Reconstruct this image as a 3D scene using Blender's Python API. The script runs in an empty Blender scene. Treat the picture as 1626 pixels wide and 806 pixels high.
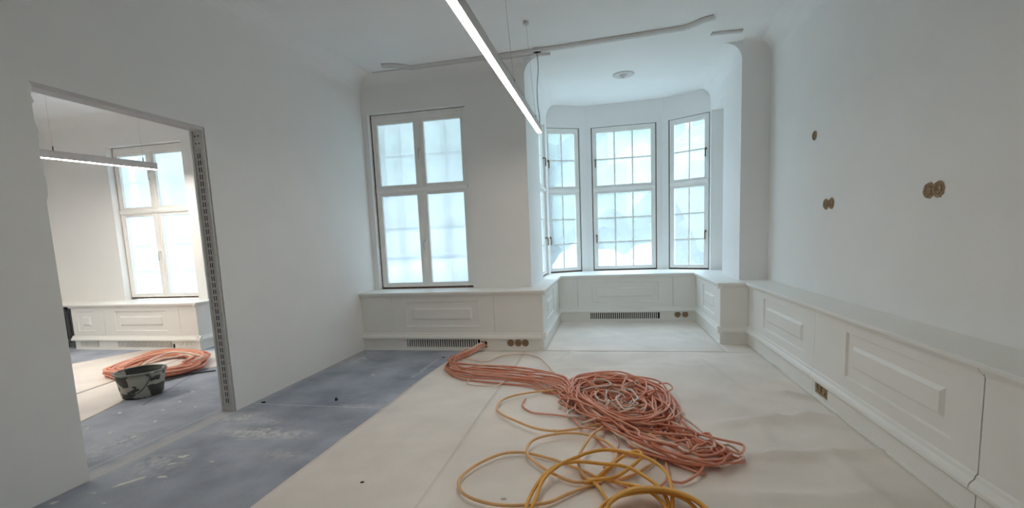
import bpy, bmesh, math, random
from mathutils import Vector, Matrix

# ------------------------------------------------------------------ camera, sky, exposure
scene = bpy.context.scene
scene.view_settings.view_transform = 'Standard'
scene.view_settings.look = 'None'
scene.view_settings.gamma = 1.0
scene.view_settings.use_curve_mapping = False
scene.view_settings.exposure = 0.0
scene.cycles.max_bounces = 14
scene.cycles.diffuse_bounces = 9
scene.cycles.transparent_max_bounces = 16
scene.cycles.sample_clamp_indirect = 6.0
scene.cycles.caustics_reflective = False
scene.cycles.caustics_refractive = False
scene.cycles.use_denoising = True

CAM_F, CAM_CX, CAM_CY = 751.31, 812.74, 467.59        # pixels of the 1626 x 806 frame
YAW, PITCH, ROLL = 0.2025, -0.1177, -0.0421
fw = Vector((-math.sin(YAW) * math.cos(PITCH), math.cos(YAW) * math.cos(PITCH), math.sin(PITCH)))
rt0 = Vector((math.cos(YAW), math.sin(YAW), 0.0))
up0 = rt0.cross(fw)
rt = rt0 * math.cos(ROLL) + up0 * math.sin(ROLL)
up = up0 * math.cos(ROLL) - rt0 * math.sin(ROLL)
cam_data = bpy.data.cameras.new('camera')
cam_data.sensor_fit = 'HORIZONTAL'
cam_data.sensor_width = 36.0
cam_data.lens = 36.0 * CAM_F / 1626.0
cam_data.shift_x = (813.0 - CAM_CX) / 1626.0
cam_data.shift_y = (CAM_CY - 403.0) / 1626.0
cam_data.clip_start = 0.02
cam_data.clip_end = 300.0
cam = bpy.data.objects.new('camera', cam_data)
M = Matrix((rt, up, -fw)).transposed().to_4x4()
M.translation = Vector((0.0, 0.0, 1.4))
cam.matrix_world = M
bpy.context.collection.objects.link(cam)
scene.camera = cam

SKY_ZENITH = 17.0            # overcast sky: the zenith is three times as bright as the horizon
LAMP_STRENGTH = 39.0
world = bpy.data.worlds.new('overcast_sky')
scene.world = world
world.use_nodes = True
wn = world.node_tree
bg = wn.nodes['Background']
bg.inputs['Color'].default_value = (0.67, 0.84, 1.0, 1.0)
wtc = wn.nodes.new('ShaderNodeTexCoord')
wsp = wn.nodes.new('ShaderNodeSeparateXYZ')
wn.links.new(wtc.outputs['Generated'], wsp.inputs[0])
wmx = wn.nodes.new('ShaderNodeMath'); wmx.operation = 'MAXIMUM'; wmx.inputs[1].default_value = 0.0
wn.links.new(wsp.outputs['Z'], wmx.inputs[0])
wma = wn.nodes.new('ShaderNodeMath'); wma.operation = 'MULTIPLY_ADD'
wma.inputs[1].default_value = SKY_ZENITH * 2 / 3
wma.inputs[2].default_value = SKY_ZENITH / 3
wn.links.new(wmx.outputs[0], wma.inputs[0])
wn.links.new(wma.outputs[0], bg.inputs['Strength'])

COL = bpy.context.collection
R = random.Random(11)

# ------------------------------------------------------------------ materials
MATS = {}
def mat(name, col, rough=0.6, var=0.06, scale=6.0, bump=0.0, bscale=60.0, metallic=0.0, spec=0.4, detail=4.0):
    m = bpy.data.materials.new(name)
    m.use_nodes = True
    nt = m.node_tree
    b = nt.nodes['Principled BSDF']
    b.inputs['Roughness'].default_value = rough
    b.inputs['Metallic'].default_value = metallic
    b.inputs['Specular IOR Level'].default_value = spec
    tc = nt.nodes.new('ShaderNodeTexCoord')
    n = nt.nodes.new('ShaderNodeTexNoise')
    n.inputs['Scale'].default_value = scale
    n.inputs['Detail'].default_value = detail
    nt.links.new(tc.outputs['Object'], n.inputs['Vector'])
    r = nt.nodes.new('ShaderNodeValToRGB')
    r.color_ramp.elements[0].position = 0.3
    r.color_ramp.elements[1].position = 0.7
    r.color_ramp.elements[0].color = tuple(max(0, c * (1 - var)) for c in col) + (1,)
    r.color_ramp.elements[1].color = tuple(min(1, c * (1 + var)) for c in col) + (1,)
    nt.links.new(n.outputs['Fac'], r.inputs['Fac'])
    nt.links.new(r.outputs['Color'], b.inputs['Base Color'])
    if bump:
        n2 = nt.nodes.new('ShaderNodeTexNoise')
        n2.inputs['Scale'].default_value = bscale
        n2.inputs['Detail'].default_value = 3
        nt.links.new(tc.outputs['Object'], n2.inputs['Vector'])
        bp = nt.nodes.new('ShaderNodeBump')
        bp.inputs['Strength'].default_value = bump
        bp.inputs['Distance'].default_value = 0.01
        nt.links.new(n2.outputs['Fac'], bp.inputs['Height'])
        nt.links.new(bp.outputs['Normal'], b.inputs['Normal'])
    MATS[name] = m
    return m

mat('wall_paint', (0.87, 0.865, 0.85), 0.85, 0.012, 2.5, 0.05, 90, spec=0.2)
mat('ceiling_paint', (0.88, 0.875, 0.865), 0.9, 0.012, 2.0, 0.04, 70, spec=0.2)
mat('stucco', (0.66, 0.64, 0.63), 0.85, 0.03, 12)
mat('lacquer', (0.85, 0.84, 0.80), 0.42, 0.012, 3.0, 0.02, 40)
mat('window_white', (0.88, 0.87, 0.84), 0.45, 0.03, 5.0)
mat('gap_brown', (0.13, 0.07, 0.05), 0.8, 0.4, 30)
mat('bronze', (0.20, 0.13, 0.08), 0.45, 0.15, 40, metallic=0.6)
mat('steel_grey', (0.62, 0.62, 0.59), 0.5, 0.08, 25, metallic=0.35)
mat('slot_shade', (0.012, 0.012, 0.012), 0.9, 0.2, 20)  # near black: shade inside slots, holes and cavities put into the colour
mat('socket_brown', (0.30, 0.20, 0.125), 0.7, 0.2, 50, 0.2, 120)
mat('hole_brown', (0.42, 0.31, 0.20), 0.95, 0.45, 70, 0.8, 90)
mat('bare_wood', (0.30, 0.19, 0.09), 0.85, 0.35, 40, 0.3, 60)
mat('plaster', (0.72, 0.72, 0.70), 0.95, 0.12, 40, 0.4, 90)
mat('grit_dark', (0.03, 0.028, 0.026), 0.9, 0.2, 60)
mat('cable_orange', (0.66, 0.25, 0.155), 0.5, 0.10, 9)
mat('cable_salmon', (0.76, 0.36, 0.25), 0.5, 0.12, 9)
mat('cable_pale', (0.78, 0.60, 0.50), 0.5, 0.12, 9)
mat('cable_grey', (0.66, 0.60, 0.56), 0.5, 0.12, 9)
mat('cable_amber', (0.80, 0.42, 0.085), 0.45, 0.12, 6)
mat('cable_tan', (0.80, 0.48, 0.22), 0.45, 0.12, 6)
mat('cable_black', (0.05, 0.05, 0.05), 0.6, 0.2, 9)
mat('lamp_body', (0.62, 0.60, 0.60), 0.5, 0.03, 9)
mat('radiator_iron', (0.07, 0.07, 0.075), 0.6, 0.2, 12)
mat('lawn_green', (0.24, 0.28, 0.235), 1.0, 0.3, 3.0)
mat('hedge_green', (0.18, 0.24, 0.18), 1.0, 0.4, 5.0)
mat('added_tree_green', (0.19, 0.235, 0.20), 1.0, 0.25, 0.8)
mat('added_tree_bark', (0.20, 0.16, 0.12), 1.0, 0.3, 4.0)
mat('facade', (0.62, 0.52, 0.47), 0.9, 0.06, 3.0)

def emit(name, col, s):
    m = bpy.data.materials.new(name)
    m.use_nodes = True
    nt = m.node_tree
    nt.nodes.remove(nt.nodes['Principled BSDF'])
    e = nt.nodes.new('ShaderNodeEmission')
    e.inputs['Color'].default_value = col + (1,)
    e.inputs['Strength'].default_value = s
    nt.links.new(e.outputs[0], nt.nodes['Material Output'].inputs['Surface'])
    MATS[name] = m
emit('lamp_light', (1.0, 0.91, 0.80), LAMP_STRENGTH)
emit('lamp_light_warm', (1.0, 0.93, 0.83), LAMP_STRENGTH * 3.2)

def film(name, clear, col, wrinkle, tint=(0.97, 0.98, 0.99)):
    """thin plastic film / glass: part of the daylight passes straight, part is scattered"""
    m = bpy.data.materials.new(name)
    m.use_nodes = True
    nt = m.node_tree
    nt.nodes.remove(nt.nodes['Principled BSDF'])
    t = nt.nodes.new('ShaderNodeBsdfTransparent')
    t.inputs['Color'].default_value = tint + (1,)
    s = nt.nodes.new('ShaderNodeBsdfTranslucent')
    tc = nt.nodes.new('ShaderNodeTexCoord')
    n = nt.nodes.new('ShaderNodeTexNoise')
    n.inputs['Scale'].default_value = wrinkle
    n.inputs['Detail'].default_value = 3
    nt.links.new(tc.outputs['Object'], n.inputs['Vector'])
    r = nt.nodes.new('ShaderNodeValToRGB')
    r.color_ramp.elements[0].position = 0.35
    r.color_ramp.elements[1].position = 0.7
    r.color_ramp.elements[0].color = tuple(c * 0.93 for c in col) + (1,)
    r.color_ramp.elements[1].color = tuple(col) + (1,)
    nt.links.new(n.outputs['Fac'], r.inputs['Fac'])
    nt.links.new(r.outputs['Color'], s.inputs['Color'])
    mx = nt.nodes.new('ShaderNodeMixShader')
    mx.inputs['Fac'].default_value = 1 - clear
    nt.links.new(t.outputs[0], mx.inputs[1])
    nt.links.new(s.outputs[0], mx.inputs[2])
    nt.links.new(mx.outputs[0], nt.nodes['Material Output'].inputs['Surface'])
    MATS[name] = m
film('pane_film', 0.40, (0.82, 0.82, 0.83), 3.0, (0.76, 0.76, 0.78))
film('pane_glass', 0.80, (0.66, 0.68, 0.70), 2.0, (0.76, 0.78, 0.80))
film('pane_clear', 0.9, (0.90, 0.94, 0.95), 2.0)
film('sheet_film', 0.35, (0.80, 0.82, 0.85), 4.0)

def felt_material():
    m = bpy.data.materials.new('grey_felt')
    m.use_nodes = True
    nt = m.node_tree
    L = nt.links
    b = nt.nodes['Principled BSDF']
    b.inputs['Roughness'].default_value = 0.75
    b.inputs['Specular IOR Level'].default_value = 0.25
    tc = nt.nodes.new('ShaderNodeTexCoord')
    def noise(scale, detail, vec=None, rough=0.55):
        n = nt.nodes.new('ShaderNodeTexNoise')
        n.inputs['Scale'].default_value = scale
        n.inputs['Detail'].default_value = detail
        n.inputs['Roughness'].default_value = rough
        L.new(vec or tc.outputs['Object'], n.inputs['Vector'])
        return n.outputs['Fac']
    def ramp(src, p0, p1, c0=(0, 0, 0, 1), c1=(1, 1, 1, 1)):
        r = nt.nodes.new('ShaderNodeValToRGB')
        r.color_ramp.elements[0].position = p0
        r.color_ramp.elements[1].position = p1
        r.color_ramp.elements[0].color = c0
        r.color_ramp.elements[1].color = c1
        L.new(src, r.inputs['Fac'])
        return r.outputs['Color']
    def math_(op, a, v=None, c=None):
        n = nt.nodes.new('ShaderNodeMath')
        n.operation = op
        for i, x in enumerate((a, v, c)):
            if x is None: continue
            if isinstance(x, (int, float)): n.inputs[i].default_value = x
            else: L.new(x, n.inputs[i])
        return n.outputs[0]
    def mix(fac, a, bcol):
        n = nt.nodes.new('ShaderNodeMix')
        n.data_type = 'RGBA'
        L.new(fac, n.inputs[0])
        if isinstance(a, tuple): n.inputs[6].default_value = a
        else: L.new(a, n.inputs[6])
        n.inputs[7].default_value = bcol
        return n.outputs[2]
    sep = nt.nodes.new('ShaderNodeSeparateXYZ')
    L.new(tc.outputs['Object'], sep.inputs[0])
    X, Y = sep.outputs[0], sep.outputs[1]
    base = ramp(noise(2.2, 5), 0.3, 0.72, (0.25, 0.275, 0.33, 1), (0.46, 0.49, 0.56, 1))
    # trodden plaster dust, dense round the doorway and by the walls
    dust = ramp(noise(5.5, 7, rough=0.7), 0.50, 0.78)
    dust2 = math_('MULTIPLY', dust, 0.35)
    col = mix(dust2, base, (0.42, 0.42, 0.41, 1))
    wob = math_('MULTIPLY', math_('SUBTRACT', noise(6.0, 4), 0.5), 0.16)
    def stripe(coord, centre, width, wobble=True):
        c = math_('ADD', coord, wob) if wobble else coord
        d = math_('ABSOLUTE', math_('SUBTRACT', c, centre))
        return math_('SUBTRACT', 1.0, math_('MINIMUM', math_('DIVIDE', d, width), 1.0))
    def gate(coord, lo, hi):
        return math_('MULTIPLY', math_('GREATER_THAN', coord, lo), math_('LESS_THAN', coord, hi))
    door = gate(Y, 2.2, 3.5)
    col = mix(math_('MULTIPLY', math_('MULTIPLY', stripe(X, -3.27, 0.10), door), 0.85), col, (0.50, 0.50, 0.48, 1))
    col = mix(math_('MULTIPLY', math_('MULTIPLY', stripe(X, -3.23, 0.018, False), door), 0.7), col, (0.55, 0.55, 0.53, 1))
    col = mix(math_('MULTIPLY', math_('MULTIPLY', stripe(X, -3.40, 0.02, False), door), 0.55), col, (0.55, 0.55, 0.53, 1))
    wallband = math_('MULTIPLY', stripe(X, -3.22, 0.10), math_('GREATER_THAN', Y, 3.4))
    col = mix(math_('MULTIPLY', wallband, 0.6), col, (0.52, 0.52, 0.51, 1))
    seam = math_('MULTIPLY', stripe(math_('ADD', Y, math_('MULTIPLY', X, 0.015)), 3.59, 0.014, False), gate(X, -3.2, -1.5))
    col = mix(math_('MULTIPLY', seam, 0.75), col, (0.60, 0.61, 0.63, 1))
    col = mix(math_('MULTIPLY', math_('MULTIPLY', stripe(X, -2.02, 0.03), gate(Y, 4.5, 5.3)), 0.5), col, (0.60, 0.61, 0.63, 1))
    dark = math_('MULTIPLY', stripe(math_('ADD', X, math_('MULTIPLY', Y, 0.43)), -2.78, 0.012, False), gate(Y, 3.5, 4.6))
    col = mix(math_('MULTIPLY', dark, 0.8), col, (0.04, 0.04, 0.045, 1))
    def blotch(cx, cy, rx, ry, k):
        dx = math_('DIVIDE', math_('SUBTRACT', math_('ADD', X, wob), cx), rx)
        dy = math_('DIVIDE', math_('SUBTRACT', math_('ADD', Y, wob), cy), ry)
        q = math_('SQRT', math_('ADD', math_('MULTIPLY', dx, dx), math_('MULTIPLY', dy, dy)))
        f = math_('MAXIMUM', math_('SUBTRACT', 1.0, q), 0.0)
        return math_('MULTIPLY', math_('MULTIPLY', f, ramp(noise(16, 6, rough=0.75), 0.42, 0.58)), k)
    for a in ((-2.66, 3.02, 0.42, 0.13, 1.6), (-2.36, 3.04, 0.22, 0.12, 1.0), (-2.75, 3.25, 0.25, 0.10, 0.9), (-3.05, 3.3, 0.25, 0.18, 1.2),
              (-2.15, 3.66, 0.25, 0.07, 1.0), (-3.05, 5.2, 0.22, 0.5, 0.9), (-3.6, 2.75, 0.25, 0.4, 0.7), (-3.0, 2.5, 0.3, 0.25, 0.7), (-2.2, 2.7, 0.3, 0.1, 0.6)):
        col = mix(math_('MINIMUM', blotch(*a), 0.9), col, (0.66, 0.66, 0.64, 1))
    L.new(col, b.inputs['Base Color'])
    bp = nt.nodes.new('ShaderNodeBump')
    bp.inputs['Strength'].default_value = 0.25
    bp.inputs['Distance'].default_value = 0.01
    L.new(noise(70, 3), bp.inputs['Height'])
    L.new(bp.outputs['Normal'], b.inputs['Normal'])
    MATS['grey_felt'] = m
felt_material()

def paper_material():
    m = mat('cover_paper', (0.80, 0.74, 0.68), 0.85, 0.10, 1.6, 0.12, 26, spec=0.25, detail=6)
    return m
paper_material()

def tub_material():
    m = bpy.data.materials.new('mortar_tub')
    m.use_nodes = True
    nt = m.node_tree
    L = nt.links
    b = nt.nodes['Principled BSDF']
    b.inputs['Roughness'].default_value = 0.6
    tc = nt.nodes.new('ShaderNodeTexCoord')
    mp = nt.nodes.new('ShaderNodeMapping')
    mp.inputs['Scale'].default_value = (9, 9, 16)
    L.new(tc.outputs['Object'], mp.inputs[0])
    v = nt.nodes.new('ShaderNodeTexVoronoi')
    v.distance = 'CHEBYCHEV'
    v.inputs['Scale'].default_value = 1.0
    L.new(mp.outputs[0], v.inputs['Vector'])
    sep = nt.nodes.new('ShaderNodeSeparateColor')
    L.new(v.outputs['Color'], sep.inputs[0])
    r = nt.nodes.new('ShaderNodeValToRGB')
    r.color_ramp.interpolation = 'CONSTANT'
    r.color_ramp.elements[0].color = (0.045, 0.05, 0.045, 1)
    r.color_ramp.elements[1].position = 0.66
    r.color_ramp.elements[1].color = (0.36, 0.36, 0.32, 1)
    L.new(sep.outputs[0], r.inputs['Fac'])
    L.new(r.outputs['Color'], b.inputs['Base Color'])
    MATS['mortar_tub'] = m
tub_material()
mat('tub_dark', (0.09, 0.10, 0.09), 0.6, 0.3, 20)
mat('tub_rim', (0.20, 0.21, 0.19), 0.6, 0.3, 20)
mat('tub_mortar', (0.36, 0.36, 0.32), 0.9, 0.3, 20)

# ------------------------------------------------------------------ mesh helpers
class Frame:
    """u runs along a wall, d into the wall (away from the room), z up"""
    def __init__(s, ox=0.0, oy=0.0, ux=1.0, uy=0.0, oz=0.0):
        l = math.hypot(ux, uy)
        s.o = (ox, oy, oz); s.u = (ux / l, uy / l); s.d = (-uy / l, ux / l)
    def __call__(s, u, d, z):
        return (s.o[0] + u * s.u[0] + d * s.d[0], s.o[1] + u * s.u[1] + d * s.d[1], s.o[2] + z)
W = Frame()

class MB:
    def __init__(s, fr=W):
        s.v = []; s.f = []; s.fr = fr
    def add(s, vs, fs):
        k = len(s.v)
        s.v += [s.fr(*p) for p in vs]
        s.f += [tuple(i + k for i in f) for f in fs]
        return s
    def box(s, a, b, c, d, e, f):
        return s.add([(a, c, e), (b, c, e), (b, d, e), (a, d, e), (a, c, f), (b, c, f), (b, d, f), (a, d, f)],
                     [(0, 3, 2, 1), (4, 5, 6, 7), (0, 1, 5, 4), (1, 2, 6, 5), (2, 3, 7, 6), (3, 0, 4, 7)])
    def prism(s, poly, a, b, axis):
        """polygon extruded along axis 'u' (poly in d,z), 'd' (poly in u,z) or 'z' (poly in u,d)"""
        n = len(poly)
        mk = {'u': lambda p, t: (t, p[0], p[1]), 'd': lambda p, t: (p[0], t, p[1]), 'z': lambda p, t: (p[0], p[1], t)}[axis]
        vs = [mk(p, a) for p in poly] + [mk(p, b) for p in poly]
        fs = [tuple(range(n)), tuple(range(2 * n - 1, n - 1, -1))] + [(i, (i + 1) % n, n + (i + 1) % n, n + i) for i in range(n)]
        return s.add(vs, fs)
    def lathe(s, prof, c, axis='z', n=24, cap=True):
        vs = []; fs = []
        for r, h in prof:
            for k in range(n):
                a = 2 * math.pi * k / n
                x, y = r * math.cos(a), r * math.sin(a)
                vs.append({'z': (c[0] + x, c[1] + y, c[2] + h), 'd': (c[0] + x, c[1] + h, c[2] + y), 'u': (c[0] + h, c[1] + x, c[2] + y)}[axis])
        for i in range(len(prof) - 1):
            for k in range(n):
                fs.append((i * n + k, i * n + (k + 1) % n, (i + 1) * n + (k + 1) % n, (i + 1) * n + k))
        if cap:
            fs.append(tuple(range(n))); fs.append(tuple(range((len(prof) - 1) * n, len(prof) * n)))
        return s.add(vs, fs)
    def tube(s, pts, r, n=7, closed=False):
        P = [Vector(p) for p in pts]
        m = len(P)
        nrm = None; vs = []; fs = []
        for i in range(m):
            t = (P[min(i + 1, m - 1)] - P[max(i - 1, 0)])
            t = t.normalized() if t.length > 1e-9 else Vector((0, 0, 1))
            if nrm is None:
                nrm = t.orthogonal().normalized()
            nrm = (nrm - t * nrm.dot(t))
            nrm = nrm.normalized() if nrm.length > 1e-6 else t.orthogonal().normalized()
            bn = t.cross(nrm)
            for k in range(n):
                a = 2 * math.pi * k / n
                vs.append(tuple(P[i] + nrm * (r * math.cos(a)) + bn * (r * math.sin(a))))
        for i in range(m - 1):
            for k in range(n):
                fs.append((i * n + k, i * n + (k + 1) % n, (i + 1) * n + (k + 1) % n, (i + 1) * n + k))
        fs.append(tuple(range(n))); fs.append(tuple(range((m - 1) * n, m * n)))
        return s.add(vs, fs)
    def mesh(s, name, mt):
        me = bpy.data.meshes.new(name)
        me.from_pydata(s.v, [], s.f)
        bm = bmesh.new(); bm.from_mesh(me)
        bmesh.ops.recalc_face_normals(bm, faces=bm.faces[:])
        bm.to_mesh(me); bm.free()
        me.materials.append(MATS[mt])
        return me
    def build(s, name, mt, parent=None, bevel=0.0, smooth=False, seg=2):
        o = bpy.data.objects.new(name, s.mesh(name, mt))
        COL.objects.link(o)
        if parent is not None: o.parent = parent
        if smooth:
            for p in o.data.polygons: p.use_smooth = True
        if bevel:
            m = o.modifiers.new('soft_edges', 'BEVEL')
            m.width = bevel; m.segments = seg; m.limit_method = 'ANGLE'; m.angle_limit = math.radians(40)
        return o

def tag(o, label=None, cat=None, group=None, kind=None):
    if label: o['label'] = label
    if cat: o['category'] = cat
    if group: o['group'] = group
    if kind: o['kind'] = kind
    return o
def empty(name, label=None, cat=None, group=None, kind=None):
    o = bpy.data.objects.new(name, None)
    o.empty_display_size = 0.1
    COL.objects.link(o)
    return tag(o, label, cat, group, kind)
def struct(o): return tag(o, kind='structure')
def share(name, me, parent=None):
    o = bpy.data.objects.new(name, me)
    COL.objects.link(o)
    if parent is not None: o.parent = parent
    return o

def spline(pts, step=0.03, closed=False):
    """Catmull-Rom through pts, resampled evenly-ish"""
    P = [Vector(p) for p in pts]
    n = len(P)
    out = []
    rng = range(n) if closed else range(n - 1)
    for i in rng:
        if closed:
            p0, p1, p2, p3 = P[(i - 1) % n], P[i], P[(i + 1) % n], P[(i + 2) % n]
        else:
            p0, p1, p2, p3 = P[max(i - 1, 0)], P[i], P[i + 1], P[min(i + 2, n - 1)]
        k = max(2, int((p2 - p1).length / step))
        for j in range(k):
            t = j / k
            out.append(0.5 * ((2 * p1) + (p2 - p0) * t + (2 * p0 - 5 * p1 + 4 * p2 - p3) * t * t + (3 * p1 - p0 - 3 * p2 + p3) * t ** 3))
    out.append(P[0] if closed else P[-1])
    return out
# ------------------------------------------------------------------ room dimensions
XL, XR, H = -3.222, 1.95, 3.62
YB, YBW = 6.12, 5.712            # back wall, back radiator cover
YC, YCW = 6.40, 6.10             # wall beside the bay, its cladding
XRW = 1.654
BXL, BXR = -0.985, 1.62
BWL, BWR, YBB = -0.793, 1.336, 7.73
ZL = 0.764
YN = -2.0
OXL, OH, OYB, OYW, OZL = -8.75, 3.5, 6.05, 5.63, 0.69

def wall_seg(mb, fr, u0, u1, z0, z1, thick, holes=()):
    old = mb.fr; mb.fr = fr
    us = u0
    for (a, b, c, d) in sorted(holes):
        if a > us: mb.box(us, a, 0, thick, z0, z1)
        if c > z0: mb.box(a, b, 0, thick, z0, c)
        if d < z1: mb.box(a, b, 0, thick, d, z1)
        us = b
    if us < u1: mb.box(us, u1, 0, thick, z0, z1)
    mb.fr = old

# floor
struct(MB().box(OXL - 0.2, XR + 0.3, YN - 0.2, 8.95, -0.2, 0.0).build('floor', 'grey_felt'))
# ceilings
struct(MB().box(-3.30, XR + 0.3, YN - 0.2, 9.0, H, H + 0.2).build('ceiling', 'ceiling_paint'))
struct(MB().box(OXL - 0.2, -3.30, YN - 0.2, 8.9, OH, OH + 0.3).build('ceiling_side_room', 'ceiling_paint'))
# left wall with the rough doorway
mb = MB()
mb.box(-3.36, XL, YN, 2.235, 0, H); mb.box(-3.36, XL, 3.448, YB + 0.3, 0, H); mb.box(-3.36, XL, 2.235, 3.448, 2.41, H)
wl = struct(mb.build('wall_left', 'wall_paint'))
# torn plaster along the near jamb
jr = random.Random(5)
poly = []
zz = 1.72
while zz < 2.41:
    poly.append((2.232 + (jr.uniform(0.003, 0.02) if zz > 1.76 else 0.0), zz)); zz += jr.uniform(0.02, 0.06)
poly += [(2.236, 2.409), (2.20, 2.409), (2.20, 1.70)]
struct(MB().prism([(p[0], p[1]) for p in poly], -3.30, XL - 0.0006, 'u').build('torn_plaster', 'wall_paint', wl))
struct(MB().box(-3.335, -3.23, 2.236, 3.44, 2.385, 2.412).build('door_lintel', 'stucco', wl))

# back wall left of the bay, with the large window
F_BACK = Frame(XL, YB, 1, 0)
BW = (0.079, 1.443, 0.764, 3.14)     # opening: u0,u1,z0,z1
mb = MB(); wall_seg(mb, F_BACK, 0, BXL - XL, 0, H, 0.32, [(BW[0], BW[1], 0.745, BW[3])])
struct(mb.build('wall_back', 'wall_paint'))
# bay walls
mb = MB()
wall_seg(mb, Frame(BXL, YB + 0.32, 0, 1), 0, 2.13, 0, H, 0.12, [(0.85, 1.62, 0.745, 3.25)])
struct(mb.build('wall_bay_left', 'wall_paint'))
A, B, C, D = (-1.075, 8.245), (-0.345, 8.615), (0.94, 8.60), (1.665, 8.165)
SEG = {}
def bay_seg(name, p, q, w0, w1, z0, z1):
    L = math.hypot(q[0] - p[0], q[1] - p[1])
    fr = Frame(p[0], p[1], q[0] - p[0], q[1] - p[1])
    mb = MB(); wall_seg(mb, fr, -0.02, L + 0.02, 0, H, 0.22, [(w0, w1, z0 - 0.02, z1)])
    struct(mb.build(name, 'wall_paint'))
    SEG[name] = (fr, w0, w1, z0, z1)
def along(p, q, pt):
    L = math.hypot(q[0] - p[0], q[1] - p[1])
    return ((pt[0] - p[0]) * (q[0] - p[0]) + (pt[1] - p[1]) * (q[1] - p[1])) / L
bay_seg('wall_bay_1', A, B, along(A, B, (-1.03, 8.27)), along(A, B, (-0.445, 8.57)), ZL, 3.25)
bay_seg('wall_bay_2', B, C, along(B, C, (-0.25, 8.61)), along(B, C, (0.845, 8.6)), ZL, 3.25)
bay_seg('wall_bay_3', C, D, along(C, D, (1.03, 8.55)), along(C, D, (1.62, 8.2)), ZL, 3.25)
mb = MB(); wall_seg(mb, Frame(BXR, 8.17, 0, -1), 0, 8.17 - YC, 0, H, 0.28, [(0.05, 0.87, 0.745, 3.25)])
mb.box(BXR + 0.19, BXR + 0.30, 7.25, 8.15, 0, 3.3)
struct(mb.build('wall_bay_right', 'wall_paint'))
struct(MB().box(BXR + 0.0005, XR + 0.2, YC - 0.0005, YC + 0.3, 0, H).build('wall_back_right', 'wall_paint'))
struct(MB().box(XR, XR + 0.2, YN, YC + 0.02, 0, H).build('wall_right', 'wall_paint'))
struct(MB().box(OXL - 0.2, XR + 0.2, YN - 0.2, YN, 0, H).build('wall_front', 'wall_paint'))

# side room shell
mb = MB(); wall_seg(mb, Frame(OXL, OYB, 1, 0), 0, -5.93 - OXL, 0, OH, 0.32, [(1.30, 2.66, 0.672, 3.03)])
struct(mb.build('wall_side_room_back', 'wall_paint'))
struct(MB().box(OXL - 0.2, OXL, YN, OYB + 0.3, 0, OH).build('wall_side_room_left', 'wall_paint'))
struct(MB().box(-6.05, -5.93, OYB + 0.3, 8.6, 0, OH).build('wall_side_room_bay_left', 'wall_paint'))
mb = MB(); wall_seg(mb, Frame(-6.05, 8.4, 1, 0), 0, 1.95, 0, OH, 0.2, [(0.55, 1.6, 0.8, 3.05)])
struct(mb.build('wall_side_room_bay_back', 'wall_paint'))
struct(MB().box(-4.22, -4.1, OYB, 8.6, 0, OH).build('wall_side_room_bay_right', 'wall_paint'))
struct(MB().box(-4.22, -3.34, OYB, OYB + 0.3, 0, OH).build('wall_side_room_pier', 'wall_paint'))

# coves: concave quarter-round between wall and ceiling
def cove_poly(r, n=8):
    # local: wall at 0 (room towards +), ceiling at 0 (room below)
    p = [(0, 0.02), (0, -r)]
    for i in range(1, n):
        a = math.pi / 2 * i / n
        p.append((r - r * math.cos(a), -r + r * math.sin(a)))
    p += [(r, 0), (r, 0.02)]
    return p
def cove(name, fr, u0, u1, r, h):
    o = MB(fr).prism([(-a, h + b) for a, b in cove_poly(r)], u0, u1, 'u').build(name, 'ceiling_paint')
    return struct(o)
cove('trim_1', Frame(XL, YN, 0, 1), 0, YB - YN, 0.24, H)
cove('trim_2', F_BACK, 0, BXL - XL, 0.13, H)
cove('trim_3', Frame(XR, YC, 0, -1), 0, YC - YN, 0.22, H)
cove('trim_4', Frame(BXR, YC, 1, 0), 0, XR - BXR, 0.13, H)
cove('trim_5', Frame(BXL, YB, 0, 1), 0.0, 8.3 - YB, 0.21, H)
cove('trim_6', Frame(BXR, 8.17, 0, -1), 0, 8.17 - YC, 0.21, H)
cove('trim_7', Frame(OXL, OYB, 1, 0), 0, 2.82, 0.16, OH)
cove('trim_8', Frame(OXL, YN, 0, 1), 0, OYB - YN, 0.16, OH)

# stucco mouldings on the ceiling
def strip(name, pts, w, h=0.022, z=H):
    """flat moulding swept along pts (x,y) under the ceiling"""
    P = [Vector((p[0], p[1])) for p in spline([(a, b, 0) for a, b in pts], 0.05)]
    Lf, Rt = [], []
    for i, p in enumerate(P):
        t = (P[min(i + 1, len(P) - 1)] - P[max(i - 1, 0)]).normalized()
        n = Vector((-t.y, t.x))
        Lf.append(p + n * w / 2); Rt.append(p - n * w / 2)
    mb = MB()
    vs = []; fs = []
    for a, b in zip(Lf, Rt):
        m1, m2 = a.lerp(b, 0.25), a.lerp(b, 0.75)
        vs += [(a.x, a.y, z), (a.x, a.y, z - h * 0.5), (m1.x, m1.y, z - h), (m2.x, m2.y, z - h), (b.x, b.y, z - h * 0.5), (b.x, b.y, z)]
    for i in range(len(P) - 1):
        for k in range(5):
            fs.append((i * 6 + k, i * 6 + k + 1, (i + 1) * 6 + k + 1, (i + 1) * 6 + k))
    n = len(P)
    fs += [(0, 1, 2, 3, 4, 5), tuple((n - 1) * 6 + k for k in range(6))]
    return struct(mb.add(vs, fs).build(name, 'stucco'))
strip('trim_9', [(-2.72, 5.79), (-2.60, 5.81), (-2.52, 5.86), (-2.43, 5.94)], 0.105, 0.03)
strip('trim_10', [(-2.44, 5.96), (-1.6, 5.935), (-0.8, 5.905), (0.0, 5.845), (0.88, 5.77)], 0.105, 0.03)
strip('trim_11', [(0.88, 5.76), (0.97, 5.70), (1.04, 5.63), (1.14, 5.59)], 0.105, 0.03)
strip('trim_12', [(-1.45, 6.02), (-1.0, 6.03), (-0.64, 6.06)], 0.05)
strip('trim_13', [(1.2, 6.04), (1.53, 6.06)], 0.075)
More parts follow.
